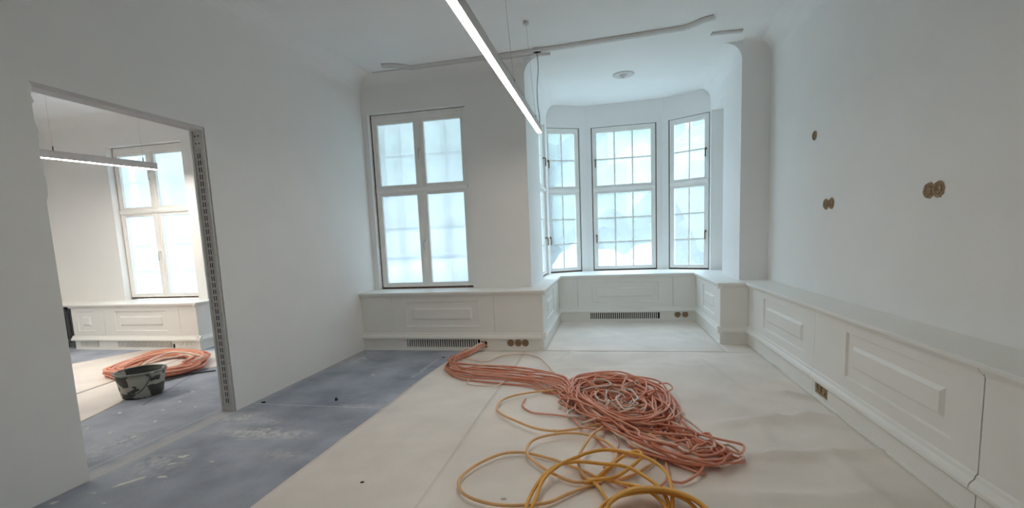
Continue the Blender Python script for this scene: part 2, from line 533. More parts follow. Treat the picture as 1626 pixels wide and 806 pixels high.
strip('trim_14', [(-2.95, 5.985), (-1.75, 5.985)], 0.014, 0.012)

# ceiling rose in the bay
cr = empty('ceiling_rose', 'small round plaster rose on the bay ceiling', 'ceiling rose')
MB().lathe([(0.0, -0.004), (0.10, -0.008), (0.135, -0.014), (0.145, -0.01), (0.15, 0.0)], (0.263, 7.15, H), 'z', 32, False).build('plate', 'stucco', cr, smooth=True)
MB().lathe([(0.0, -0.055), (0.02, -0.05), (0.028, -0.035), (0.05, -0.022), (0.06, -0.008)], (0.263, 7.15, H), 'z', 24, False).build('boss', 'stucco', cr, smooth=True)

# ------------------------------------------------------------------ windows
def handle(fr, u, d, z, parent, mt, sgn=1):
    g = MB(fr)
    g.lathe([(0.0, -0.012), (0.016, -0.012), (0.019, 0.0), (0.019, 0.006)], (u, d, z), 'd', 14, False)
    g.tube([(u, d, z), (u, d - 0.035, z), (u + 0.004 * sgn, d - 0.046, z - 0.004), (u + 0.006 * sgn, d - 0.048, z - 0.06), (u + 0.003 * sgn, d - 0.044, z - 0.13)], 0.0105, 8)
    return g.build('handle', mt, parent, smooth=True)

def sash(fr, parent, u0, u1, z0, z1, d, cols, rows, glass, wt, wb, ws, muntin_d=0.0, depth=0.05):
    """opening leaf: frame with panes; muntins and panes are its sub-parts"""
    mb = MB(fr)
    mb.box(u0, u0 + ws, d, d + depth, z0, z1); mb.box(u1 - ws, u1, d, d + depth, z0, z1)
    mb.box(u0 + ws, u1 - ws, d, d + depth, z0, z0 + wb); mb.box(u0 + ws, u1 - ws, d, d + depth, z1 - wt, z1)
    s = mb.build('sash', 'window_white', parent, 0.004)
    a, b, c, e = u0 + ws, u1 - ws, z0 + wb, z1 - wt
    t = 0.022
    gd = d + 0.03
    if muntin_d:
        MB(fr).box(a, b, gd, gd + 0.004, c, e).build('pane', glass, s)
    else:
        for i in range(cols):
            for j in range(rows):
                MB(fr).box(a + (b - a) * i / cols + 0.002, a + (b - a) * (i + 1) / cols - 0.002, gd, gd + 0.004,
                           c + (e - c) * j / rows + 0.002, c + (e - c) * (j + 1) / rows - 0.002).build('pane', glass, s)
    md = gd - 0.012 + muntin_d
    for i in range(1, cols):
        x = a + (b - a) * i / cols
        MB(fr).box(x - t / 2, x + t / 2, md, md + 0.026, c, e).build('muntin', 'window_white', s)
    for j in range(1, rows):
        zc = c + (e - c) * j / rows
        MB(fr).box(a, b, md + 0.002, md + 0.024, zc - t / 2, zc + t / 2).build('muntin', 'window_white', s)
    return s

def make_window(name, fr, u0, u1, z0, z1, d, zt, cols, rup, rlow, glass, double=False, hside=None, muntin_d=0.0, hmat='bronze', top=0.05):
    w = empty(name, kind='structure')
    g = 0.017
    mb = MB(fr)
    mb.box(u0, u0 + g, d + 0.012, d + 0.09, z0, z1); mb.box(u1 - g, u1, d + 0.012, d + 0.09, z0, z1)
    mb.box(u0, u1, d + 0.012, d + 0.09, z0, z0 + 0.028); mb.box(u0, u1, d + 0.02, d + 0.09, z1 - 0.008, z1)
    mb.build('joint', 'gap_brown', w)
    a, b, c, e = u0 + g, u1 - g, z0 + 0.026, z1 - 0.008
    fwid = 0.035
    mb = MB(fr)
    mb.box(a, a + fwid, d, d + 0.08, c, e); mb.box(b - fwid, b, d, d + 0.08, c, e)
    mb.box(a + fwid, b - fwid, d, d + 0.08, e - top, e); mb.box(a + fwid, b - fwid, d, d + 0.08, c, c + 0.02)
    mb.box(a + fwid, b - fwid, d - 0.012, d + 0.08, zt - 0.03, zt + 0.03)
    um = (u0 + u1) / 2
    if double: mb.box(um - 0.03, um + 0.03, d - 0.004, d + 0.08, c + 0.02, e - top)
    mb.build('frame', 'window_white', w, 0.004)
    MB(fr).prism([(d - 0.02, zt - 0.012), (d - 0.012, zt - 0.03), (d, zt - 0.03), (d, zt + 0.03), (d - 0.012, zt + 0.03), (d - 0.024, zt + 0.01)], a + 0.01, b - 0.01, 'u').build('transom_moulding', 'window_white', w)
    leaves = [(a + fwid - 0.01, b - fwid + 0.01)] if not double else [(a + fwid - 0.01, um - 0.022), (um + 0.022, b - fwid + 0.01)]
    for k, (p, q) in enumerate(leaves):
        hi = sash(fr, w, p, q, zt + 0.022, e - top + 0.012, d + 0.008, cols, rup, glass, 0.05, 0.05, 0.05, muntin_d)
        lo = sash(fr, w, p, q, c + 0.012, zt - 0.022, d + 0.008, cols, rlow, glass, 0.05, 0.045, 0.05, muntin_d)
        if double:
            if k == 0:
                handle(fr, um, d - 0.004, 2.64, w, hmat); handle(fr, um, d - 0.004, 1.42, w, hmat)
        elif hside:
            hu = p + 0.025 if hside < 0 else q - 0.025
            handle(fr, hu, d + 0.008, 2.70, hi, hmat); handle(fr, hu, d + 0.008, 1.39, lo, hmat)
    return w

make_window('window_1', F_BACK, BW[0], BW[1], BW[2], BW[3], 0.07, 2.12, 2, 2, 3, 'pane_film', True, None, 0.10, 'steel_grey', 0.09)
fr, w0, w1, z0, z1 = SEG['wall_bay_1']
make_window('window_2', fr, w0, w1, z0, z1, 0.015, 2.19, 2, 2, 3, 'pane_glass', False, -1)
fr, w0, w1, z0, z1 = SEG['wall_bay_2']
make_window('window_3', fr, w0, w1, z0, z1, 0.015, 2.19, 3, 2, 3, 'pane_glass', False, -1)
fr, w0, w1, z0, z1 = SEG['wall_bay_3']
make_window('window_4', fr, w0, w1, z0, z1, 0.015, 2.19, 2, 2, 3, 'pane_glass', False, 1)
make_window('window_5', Frame(BXL, YB + 0.32, 0, 1), 0.85, 1.62, ZL, 3.25, 0.03, 2.19, 2, 2, 3, 'pane_clear', False, 1)
make_window('window_6', Frame(OXL, OYB, 1, 0), 1.30, 2.66, 0.70, 3.03, 0.09, 2.05, 2, 2, 3, 'pane_film', True, None, 0.10, 'steel_grey', 0.09)
make_window('window_7_added', Frame(-6.05, 8.4, 1, 0), 0.55, 1.6, 0.8, 3.05, 0.03, 2.1, 2, 2, 3, 'pane_clear')  # unseen window, added to bring more daylight into the side room

# ------------------------------------------------------------------ radiator covers and wainscot
class ZFrame(Frame):
    def __init__(s, *a, zs=1.0):
        super().__init__(*a); s.zs = zs
    def __call__(s, u, d, z):
        return super().__call__(u, d, z * s.zs)
BASE_P = [(0.02, .150), (-.026, .150), (-.034, .162), (-.033, .178), (-.024, .194), (-.011, .206), (-.006, .224), (0.0, .232), (0.02, .232)]
CAP_P = [(0.02, .695), (-.002, .695), (-.005, .706), (-.016, .714), (-.026, .726), (-.03, .737), (0.02, .737)]
Z0, Z1, ZI0, ZI1 = 0.315, 0.640, 0.398, 0.556

def board(fr, u0, u1, panel, parent):
    z0, z1 = 0.228, 0.70
    if not panel:
        return MB(fr).box(u0, u1, 0.002, 0.022, z0, z1).build('board', 'lacquer', parent)
    p, q = panel
    dd = 0.016
    mb = MB(fr)
    o = [(u0, .002, z0), (u1, .002, z0), (u1, .002, z1), (u0, .002, z1)]
    a = [(p, .002, Z0), (q, .002, Z0), (q, .002, Z1), (p, .002, Z1)]
    s = 0.008
    b = [(p + s, .002 + dd, Z0 + s), (q - s, .002 + dd, Z0 + s), (q - s, .002 + dd, Z1 - s), (p + s, .002 + dd, Z1 - s)]
    bk = [(u0, .03, z0), (u1, .03, z0), (u1, .03, z1), (u0, .03, z1)]
    vs = o + a + b + bk
    fs = []
    for k in range(4):
        n = (k + 1) % 4
        fs += [(k, n, 4 + n, 4 + k), (4 + k, 4 + n, 8 + n, 8 + k), (12 + k, 12 + n, n, k)]
    fs += [(8, 9, 10, 11), (15, 14, 13, 12)]
    bd = mb.add(vs, fs).build('board', 'lacquer', parent)
    # raised field with chamfered border
    e = 0.082; c = 0.022
    f0 = [(p + e, .002 + dd, ZI0), (q - e, .002 + dd, ZI0), (q - e, .002 + dd, ZI1), (p + e, .002 + dd, ZI1)]
    f1 = [(p + e + c, .001, ZI0 + c), (q - e - c, .001, ZI0 + c), (q - e - c, .001, ZI1 - c), (p + e + c, .001, ZI1 - c)]
    fs = [(4, 5, 6, 7), (3, 2, 1, 0)] + [(k, (k + 1) % 4, 4 + (k + 1) % 4, 4 + k) for k in range(4)]
    MB(fr).add(f0 + f1, fs).build('raised_field', 'lacquer', bd)
    return bd

def cover(name, fr, L, label, cat, cuts=(), panels=(), grilles=(), nslats=(), ext0=0.0, ext1=0.0, cut_outs=(), chip=None, in0=0.0, in1=0.0):
    """cuts: joints between boards; panels: one per board or None; grilles: (u0,u1)"""
    t = empty(name, label, cat)
    ed = [0.0] + list(cuts) + [L]
    g = 0.0022
    for k in range(len(ed) - 1):
        board(fr, ed[k] + (g if k else 0), ed[k + 1] - (g if k < len(ed) - 2 else 0), panels[k] if k < len(panels) else None, t)
    MB(fr).prism(CAP_P, -ext0, L + ext1, 'u').build('cap_moulding', 'lacquer', t)
    MB(fr).prism(BASE_P, -ext0, L + ext1, 'u').build('base_moulding', 'lacquer', t)
    # baseboard pieces round the openings
    ops = sorted([(a, b, 0.042, 0.147) for a, b in grilles] + list(cut_outs))
    mb = MB(fr); u = in0
    for a, b, c, e in ops:
        if a > u: mb.box(u, a, 0, 0.02, 0, 0.152)
        mb.box(a, b, 0, 0.02, 0, c)
        if e < 0.151: mb.box(a, b, 0, 0.02, e, 0.152)
        u = b
    mb.box(u, L - in1, 0, 0.02, 0, 0.152)
    bb = mb.build('baseboard', 'lacquer', t)
    MB(fr).box(-ext0 * 0.35, L + ext1 * 0.35, -0.010, 0.0, 0, 0.012).build('shoe_strip', 'lacquer', bb)
    for (a, b, c, e) in ops:
        MB(fr).box(a - 0.01, b + 0.01, 0.06, 0.07, c - 0.02, e + 0.005).build('cavity_back', 'slot_shade', bb)  # black backing paints the shade behind the openings
    for (a, b), n in zip(grilles, nslats):
        gr = empty('grille'); gr.parent = t
        p = (b - a) / n
        me = MB(fr).box(a + p * 0.56, a + p * 1.0, 0.0, 0.016, 0.042, 0.147).mesh('slat', 'lacquer')
        for i in range(n - 1):
            s = share('slat', me, gr)
            s.location = (fr.u[0] * p * i, fr.u[1] * p * i, 0)
    return t

F_RB = Frame(XL, YBW, 1, 0)
cover('radiator_cover', F_RB, BWL - XL, 'white panelled radiator cover with dark grille below the large window', 'radiator cover',
      (0.433, 1.809), (None, (0.624, 1.602), None), [(0.615, 1.610)], [33], 0, 0.033, [(1.618, 1.700, 0.040, 0.118)])
F_BB = Frame(BWL, YBB, 1, 0)
cover('radiator_cover', F_BB, BWR - BWL, 'white panelled radiator cover at the back of the bay', 'radiator cover',
      (0.303, 1.788), (None, (0.533, 1.573), None), [(0.503, 1.588)], [36])
cover('wainscot_panel', Frame(BWL, YBW, 0, 1), YBB - YBW, 'white side panel of the bay nearer the large window', 'wainscot panel', (), [(0.46, 1.27)], ext0=0.033, in0=0.0203)
cover('wainscot_panel', Frame(BWR, YBB, 0, -1), YBB - YCW, 'white side panel of the bay beside the two dark sockets', 'wainscot panel', (), [(0.54, 1.30)], ext1=0.033, in1=0.0203)
cover('wainscot_panel', Frame(BWR, YCW, 1, 0), XRW - BWR, 'plain narrow white cladding between the bay and the long wall', 'wainscot panel', ext0=0.033)
FR_R = Frame(XRW, YCW, 0, -1)
cover('wainscot_panel', FR_R, 1.868, 'white wainscot with one small panel at the far end of the long wall', 'wainscot panel', (), [(0.555, 1.675)])
def fr_at(fr, u): 
    p = fr(u, 0, 0); return Frame(p[0], p[1], fr.u[0], fr.u[1])
cover('wainscot_panel', fr_at(FR_R, 1.872), 1.781, 'white wainscot with a long panel above the wooden cut-out', 'wainscot panel', (), [(0.515, 1.60)],
      cut_outs=[(0.04, 0.268, 0.045, 0.140)])
cover('wainscot_panel', fr_at(FR_R, 3.661), 4.4, 'plain white wainscot section nearest to the viewer', 'wainscot panel', (), [(1.2, 2.4)])
# wooden cut-out in the base of the long wall
FC = fr_at(FR_R, 1.872)
wc = empty('wooden_socket_cutout', 'rough brown wooden cut-out in the base of the long wall', 'cut-out')
MB(FC).box(0.036, 0.272, 0.012, 0.055, 0.043, 0.142).build('backing', 'bare_wood', wc)
for k in range(3):
    MB(FC).lathe([(0.026, -0.004), (0.036, -0.002), (0.034, 0.012), (0.024, 0.012)], (0.085 + 0.068 * k, 0.011, 0.092), 'd', 18, False).build('ring', 'hole_brown', wc)

# ledge: one continuous board over all covers
P_L = [(XL, YBW - 0.042), (BWL + 0.042, YBW - 0.042), (BWL + 0.042, YBB - 0.042), (BWR - 0.042, YBB - 0.042), (BWR - 0.042, YCW - 0.042), (XRW - 0.042, YCW - 0.042),
       (XRW - 0.042, YN), (XR, YN), (XR, YC), (BXR, YC), (BXR, 7.30), (BXR + 0.20, 7.30), (BXR + 0.20, 8.12), (BXR, 8.12), (1.64, 8.28), (0.94, 8.69), (-0.345, 8.70), (-1.10, 8.33),
       (-1.06, 7.3), (BXL, 7.29), (BXL, YB), (-1.779, YB), (-1.779, YB + 0.10), (-3.143, YB + 0.10), (-3.143, YB), (XL, YB)]
lg = MB().prism(P_L, 0.737, ZL, 'z').build('window_ledge', 'lacquer', None, 0.006, seg=3)
tag(lg, 'continuous white wooden ledge running along the windows and the long wall', 'ledge')

# sockets
def socket(fr, u, z, label, group, r=0.042):
    t = empty('wall_socket', label, 'socket', group)
    MB(fr).lathe([(r * 0.96, -0.006), (r, 0.001), (r, 0.004)], (u, 0, z), 'd', 28, False).add([], []).build('outer_ring', 'socket_brown', t)
    MB(fr).lathe([(0.0, -0.003), (r * 0.70, -0.003), (r * 0.76, -0.009), (r * 0.9, -0.010), (r * 0.97, -0.005)], (u, 0, z), 'd', 28, False).build('insert', 'socket_brown', t)
    for s in (-1, 1):
        MB(fr).lathe([(0.0, -0.0045), (0.0045, -0.0045), (0.0045, 0.0)], (u + s * r * 0.33, 0, z), 'd', 10, False).build('pin_hole', 'grit_dark', t)
for u, n in ((2.009, 'nearest to the dark grille'), (2.106, 'in the middle of the three'), (2.196, 'nearest to the bay corner')):
    socket(F_RB, u, 0.100, 'brown round socket below the large window, ' + n, 'sockets under the large window', 0.045)
socket(F_BB, 1.858, 0.105, 'dark round socket in the bay, next to the grille', 'sockets in the bay', 0.047)
socket(F_BB, 1.972, 0.105, 'dark round socket in the bay, next to the inner corner', 'sockets in the bay', 0.047)

# holes for wall boxes in the long wall
F_RW = Frame(XR, 6.0, 0, -1)
def rough_disc(fr, u, z, r, h, name, mt, parent, seed):
    q = random.Random(seed)
    n = 26
    ring = [(r * q.uniform(0.92, 1.06)) for _ in range(n)]
    mb = MB(fr)
    vs = [(u, -0.001, z)]
    for k in range(n):
        a = 2 * math.pi * k / n; vs.append((u + ring[k] * 0.72 * math.cos(a), -h * 0.4, z + ring[k] * 0.72 * math.sin(a)))
    for k in range(n):
        a = 2 * math.pi * k / n; vs.append((u + ring[k] * 0.86 * math.cos(a), -h, z + ring[k] * 0.86 * math.sin(a)))
    for k in range(n):
        a = 2 * math.pi * k / n; vs.append((u + ring[k] * math.cos(a), 0.0, z + ring[k] * math.sin(a)))
    fs = [(0, 1 + k, 1 + (k + 1) % n) for k in range(n)]
    for l in (0, 1):
        fs += [(1 + l * n + k, 1 + l * n + (k + 1) % n, 1 + (l + 1) * n + (k + 1) % n, 1 + (l + 1) * n + k) for k in range(n)]
    return mb.add(vs, fs).build(name, mt, parent)
def wall_hole(us, z, r, label, seed):
    t = empty('wall_box_hole', label, 'wall box')
    for k, u in enumerate(us):
        p = rough_disc(F_RW, u, z, r, 0.010, 'box', 'hole_brown', t, seed + k)
        MB(F_RW).lathe([(r * 0.45, -0.006), (r * 0.55, -0.009), (r * 0.62, -0.004)], (u, 0, z), 'd', 20, False).build('box_ring', 'socket_brown', p)
wall_hole([0.875], 2.251, 0.046, 'single brown wall box high on the long wall', 3)
wall_hole([1.168, 1.275], 1.592, 0.052, 'small pair of brown wall boxes nearer the bay', 13)
wall_hole([2.578, 2.668], 1.588, 0.052, 'large looking pair of brown wall boxes nearer the viewer', 23)

# ------------------------------------------------------------------ doorway stud
FJ = Frame(-3.36, 3.444, 1, 0)
st = empty('metal_stud', 'slotted galvanised metal stud lining the far side of the doorway', 'metal stud')
MB(FJ).box(0.012, 0.128, -0.004, 0.0, 0.0, 2.40).build('web', 'steel_grey', st)
MB(FJ).box(0.012, 0.024, -0.012, -0.002, 0.0, 2.40).build('flange', 'steel_grey', st, 0.002)
MB(FJ).box(0.112, 0.128, -0.012, -0.002, 0.0, 2.40).build('flange', 'steel_grey', st, 0.002)
for u in (0.046, 0.066, 0.086):
    MB(FJ).box(u - 0.005, u + 0.005, -0.0075, -0.003, 0.06, 2.25).build('rib', 'lamp_body', st)
me = MB(FJ).box(0.0515, 0.0605, -0.0062, -0.0035, 0.075, 0.115).mesh('slot', 'slot_shade')  # dark block painted as the shade of an open slot
for c in range(2):
    for k in range(38):
        s = share('slot', me, st); s.location = (0.020 * c, 0, 0.0565 * k)
for u in (0.048, 0.078):
    for z in (2.285, 2.345):
        MB(FJ).lathe([(0.0, -0.006), (0.006, -0.006), (0.006, -0.003)], (u, 0, z), 'd', 10, False).build('screw_hole', 'slot_shade', st)
MB(FJ).box(-0.002, 0.011, -0.006, 0.01, 0.0, 2.41).build('edge_strip', 'stucco', st)

# ------------------------------------------------------------------ pendant lamps
def pendant(p0, p1, z, h, wires, label, light, ceil, feed=None, w=0.062, lean=0.0):
    """linear pendant from p0 to p1 (far end) with its lit underside at z"""
    dx, dy = p1[0] - p0[0], p1[1] - p0[1]
    L = math.hypot(dx, dy)
    fr = Frame(p0[0], p0[1], dx, dy)
    t = empty('linear_pendant_lamp', label, 'lamp')
    mb = MB(fr)
    mb.box(0, L, -w / 2, -w / 2 + 0.004, z + 0.002, z + h); mb.box(0, L, w / 2 - 0.004, w / 2, z + 0.002, z + h); mb.box(0, L, -w / 2, w / 2, z + h - 0.004, z + h)
    mb.build('housing', 'lamp_body', t)
    MB(fr).box(0.003, L - 0.003, -w / 2 + 0.004, w / 2 - 0.004, z, z + 0.006).build('diffuser', light, t)
    for e in (0, L):
        MB(fr).box(e - 0.002, e + 0.002, -w / 2, w / 2, z + 0.001, z + h).build('end_cap', 'lamp_body', t)
    for u in wires:
        MB(fr).tube([(u, 0, z + h), (u, lean, ceil)], 0.0016, 5).build('suspension_wire', 'steel_grey', t)
        MB(fr).lathe([(0.006, 0.0), (0.006, 0.05), (0.002, 0.06)], (u, 0, z + h), 'z', 10).build('wire_gripper', 'radiator_iron', t)
        MB(fr).lathe([(0.028, 0.0), (0.03, 0.004), (0.03, 0.028)], (u, lean, ceil - 0.028), 'z', 20).build('ceiling_cup', 'stucco', t)
    if feed:
        (ux, uy), e = feed
        MB().box(ux - 0.045, ux + 0.045, uy - 0.05, uy + 0.05, ceil - 0.03, ceil).build('junction_box', 'stucco', t, 0.004)
        a = Vector((ux, uy, ceil - 0.03)); q = Vector(fr(L - 0.05, 0, z + h))
        pts = [a, a.lerp(q, 0.25) + Vector((0.012, -0.01, 0)), a.lerp(q, 0.5) + Vector((-0.006, 0, 0)), a.lerp(q, 0.75) + Vector((-0.004, 0.01, 0)), a.lerp(q, 0.92) + Vector((0.014, 0.01, 0)), q]
        MB().tube([tuple(p) for p in spline(pts, 0.03)], 0.004, 6).build('power_cable', 'cable_black', t, smooth=True)
    return t
pendant((-0.716, 1.9), (-0.716, 5.38), 2.55, 0.07, (0.25, 2.05, 3.24), 'long thin white pendant lamp glowing over the room', 'lamp_light', H, ((-0.78, 5.88), 0), 0.053, 0.07)
pendant((-6.84, 2.3), (-6.10, 5.62), 2.55, 0.09, (0.3, 2.3, 3.25), 'glowing pendant lamp in the room beyond the doorway', 'lamp_light_warm', OH)

# ------------------------------------------------------------------ floor covering
def fold_height(x, y, folds, amp=1.0):
    z = 0.0
    for (ax, ay, bx, by, w, h) in folds:
        dx, dy = bx - ax, by - ay
        L2 = dx * dx + dy * dy
        t = ((x - ax) * dx + (y - ay) * dy) / L2
        if -0.15 < t < 1.15:
            px, py = ax + t * dx, ay + t * dy
            q = math.hypot(x - px, y - py) / w
            if q < 3:
                fade = max(0.0, min(1.0, (t + 0.15) / 0.3, (1.15 - t) / 0.3))
                z += 2.6 * h * math.exp(-q * q) * fade
    return z * amp
def sheet(name, label, poly_fn, x0, x1, y0, y1, step, z0, folds, wob=0.0012, group=None):
    """paper sheet as a grid; poly_fn(x,y) -> clamped (x,y)"""
    nx, ny = max(2, int((x1 - x0) / step)), max(2, int((y1 - y0) / step))
    vs = []
    for j in range(ny + 1):
        for i in range(nx + 1):
            x, y = x0 + (x1 - x0) * i / nx, y0 + (y1 - y0) * j / ny
            x, y = poly_fn(x, y, i / nx, j / ny)
            z = z0 + fold_height(x, y, folds) + wob * (1 + math.sin(3.1 * x + 1.7 * y) * math.sin(2.3 * y - 1.1 * x + 0.7) + 0.5 * math.sin(9 * x + 4 * y))
            vs.append((x, y, max(z, 0.0008)))
    fs = [(j * (nx + 1) + i, j * (nx + 1) + i + 1, (j + 1) * (nx + 1) + i + 1, (j + 1) * (nx + 1) + i) for j in range(ny) for i in range(nx)]
    o = MB().add(vs, fs).build(name, 'cover_paper', smooth=True)
    m = o.modifiers.new('thickness', 'SOLIDIFY'); m.thickness = 0.0012; m.offset = 1
    return tag(o, label, 'floor cover', group)
fr_ = random.Random(21)
folds = [(0.95, 5.4, 1.1, 4.2, 0.05, 0.012), (1.1, 4.2, 1.5, 3.6, 0.05, 0.012), (0.75, 3.5, 1.6, 3.75, 0.05, 0.012), (0.7, 2.95, 1.6, 3.15, 0.04, 0.014), (1.2, 4.9, 1.55, 4.5, 0.04, 0.012),
         (1.0, 2.9, 1.0, 3.6, 0.05, 0.010), (0.4, 2.5, 1.5, 2.62, 0.04, 0.008), (0.55, 5.2, 1.0, 5.0, 0.04, 0.006), (1.3, 3.1, 1.35, 2.4, 0.05, 0.012), (0.9, 5.6, 1.5, 5.2, 0.05, 0.010),
         (-0.6, 4.9, 0.5, 5.0, 0.03, 0.004), (1.05, 4.4, 1.6, 4.15, 0.035, 0.012), (0.8, 4.0, 1.25, 3.55, 0.06, 0.010)]
for _ in range(10):
    x, y, a = fr_.uniform(-0.8, 1.4), fr_.uniform(2.2, 5.4), fr_.uniform(0, 3.1)
    l = fr_.uniform(0.3, 0.8)
    folds.append((x, y, x + l * math.cos(a), y + l * math.sin(a), 0.035, fr_.uniform(0.002, 0.006)))
def left_edge(x, y, s, t):
    e = -1.93 + 0.13 * max(0.0, (y - 4.2) / 1.5) ** 1.3 + 0.012 * math.sin(2.1 * y) 
    return e + (-0.96 - e) * s, y
def main_edge(x, y, s, t):
    e = -1.035 + 0.006 * math.sin(3 * y)
    r = 1.654
    return e + (r - e) * s, y
sheet('floor_cover_sheet', 'narrow beige paper sheet lying beside the dark felt floor', left_edge, -1.93, -1.0, -1.6, 5.70, 0.045, 0.0006,
      [(-1.9, 3.6, -1.25, 3.78, 0.03, 0.005), (-1.7, 2.9, -1.2, 3.0, 0.03, 0.005), (-1.6, 4.3, -1.25, 4.36, 0.03, 0.005), (-1.9, 3.0, -1.5, 3.3, 0.04, 0.004), (-1.5, 2.2, -1.4, 3.4, 0.05, 0.003)], 0.0005, group='beige paper sheets in the main room')
sheet('floor_cover_sheet', 'wide wrinkled beige paper sheet under the cables', main_edge, -1.035, 1.654, -1.6, 5.70, 0.045, 0.0024, folds, 0.0007, group='beige paper sheets in the main room')
def bay_edge(x, y, s, t): return x, y
sheet('floor_cover_sheet', 'beige paper sheet covering the floor of the bay', bay_edge, BWL, BWR, 5.69, YBB, 0.05, 0.0035,
      [(-0.4, 7.6, 0.5, 5.9, 0.04, 0.003), (0.0, 7.5, 0.1, 7.2, 0.03, 0.005), (0.9, 7.4, 1.2, 6.2, 0.04, 0.006), (-0.7, 6.3, 0.2, 6.6, 0.03, 0.003), (0.5, 7.0, 1.1, 6.4, 0.03, 0.004)], group='beige paper sheets in the main room')
sheet('floor_cover_sheet', 'small beige paper offcut in front of the narrow cladding', bay_edge, BWR - 0.02, XRW, 5.69, YCW, 0.05, 0.003, [], group='beige paper sheets in the main room')
def poly_sheet(name, label, left, right, ys, z0):
    """sheet in the side room between a left and a right edge curve"""
    vs = []; fs = []
    n = 24
    for j, y in enumerate(ys):
        for i in range(n + 1):
            x = left[j] + (right[j] - left[j]) * i / n
            vs.append((x, y, z0 + 0.001 * (1 + math.sin(5 * x + 3 * y))))
    for j in range(len(ys) - 1):
        for i in range(n):
            fs.append((j * (n + 1) + i, j * (n + 1) + i + 1, (j + 1) * (n + 1) + i + 1, (j + 1) * (n + 1) + i))
    o = MB().add(vs, fs).build(name, 'cover_paper', smooth=True)
    m = o.modifiers.new('thickness', 'SOLIDIFY'); m.thickness = 0.0015; m.offset = 1
    return tag(o, label, 'floor cover', 'beige paper sheets in the side room')
ys = [1.0, 2.2, 3.05, 3.53, 4.15, 4.57, 4.8, 5.6]
poly_sheet('floor_cover_sheet', 'beige paper sheet with a curved edge under the coil in the side room', [-5.25, -5.27, -5.30, -5.33, -5.43, -5.5, -5.5, -5.6], [-4.2, -4.3, -4.42, -4.58, -4.93, -4.95, -4.70, -4.5], ys, 0.002)
poly_sheet('floor_cover_sheet', 'beige paper sheet beyond the dark seam in the side room', [-7.2, -7.2, -7.1, -7.0, -6.95, -6.95, -6.98, -6.7], [-5.27, -5.29, -5.32, -5.35, -5.45, -5.52, -5.52, -5.62], ys, 0.002)

# ------------------------------------------------------------------ side room fittings
ZO = 0.905
F_O = ZFrame(-7.98, OYW, 1, 0, zs=ZO)
cover('radiator_cover', F_O, 2.24, 'white radiator cover seen through the doorway', 'radiator cover', (0.60, 1.94), ((0.10, 0.42), (0.80, 1.72), None),
      [(0.105, 0.44), (0.80, 1.75)], [14, 36], 0.033, 0.033, [(1.765, 1.81, 0.03, 0.10)])
F_O2 = ZFrame(-5.74, OYW, 0, 1, zs=ZO)
cover('wainscot_panel', F_O2, 1.9, 'white side panel of the bay in the room beyond the doorway', 'wainscot panel', (), [(0.5, 1.4)], ext0=0.033, in0=0.0203)
lo = MB().prism([(OXL, OYW - 0.04), (-5.70, OYW - 0.04), (-5.70, 7.6), (-5.93, 7.6), (-5.93, OYB), (-6.09, OYB), (-6.09, OYB + 0.1), (-7.45, OYB + 0.1), (-7.45, OYB), (OXL, OYB)], 0.665, OZL, 'z').build('window_ledge', 'lacquer', None, 0.005)
tag(lo, 'white ledge below the window of the side room', 'ledge')
for u, n in ((1.885, 'nearest the grille'), (1.985, 'middle one'), (2.08, 'nearest the corner')):
    t = empty('wall_socket', 'white round socket in the side room, ' + n + ' of three', 'socket', 'sockets in the side room')
    MB(F_O).lathe([(0.0, -0.003), (0.03, -0.003), (0.032, -0.009), (0.042, -0.007), (0.044, 0.0)], (u, 0, 0.10), 'd', 24, False).build('face', 'lacquer', t)
    MB(F_O).lathe([(0.0, -0.0045), (0.004, -0.0045), (0.004, 0.0)], (u - 0.012, 0, 0.10), 'd', 8, False).build('pin_hole', 'grit_dark', t)
    MB(F_O).lathe([(0.0, -0.0045), (0.004, -0.0045), (0.004, 0.0)], (u + 0.012, 0, 0.10), 'd', 8, False).build('pin_hole', 'grit_dark', t)
# exposed radiator at the open end of the cover
rad = empty('radiator', 'dark iron radiator exposed beside the side room cover', 'radiator')
for k in range(4):
    x = -8.12 - 0.085 * k
    mb = MB()
    mb.box(x - 0.03, x + 0.03, 5.72, 5.80, 0.10, 0.60); mb.box(x - 0.03, x + 0.03, 5.88, 5.96, 0.10, 0.60)
    mb.box(x - 0.036, x + 0.036, 5.70, 5.98, 0.54, 0.62); mb.box(x - 0.036, x + 0.036, 5.70, 5.98, 0.08, 0.15)
    mb.build('section', 'radiator_iron', rad, 0.015)
for x in (-8.15, -8.33):
    MB().box(x - 0.02, x + 0.02, 5.74, 5.78, 0.0, 0.09).build('foot', 'radiator_iron', rad)
MB().tube([(-8.06, 5.76, 0.12), (-8.03, 5.72, 0.10), (-8.03, 5.70, 0.0)], 0.012, 8).build('pipe', 'radiator_iron', rad)
MB().tube([(-8.06, 5.76, 0.58), (-8.03, 5.73, 0.45), (-8.05, 5.72, 0.25), (-8.04, 5.72, 0.0)], 0.012, 8).build('pipe', 'radiator_iron', rad)

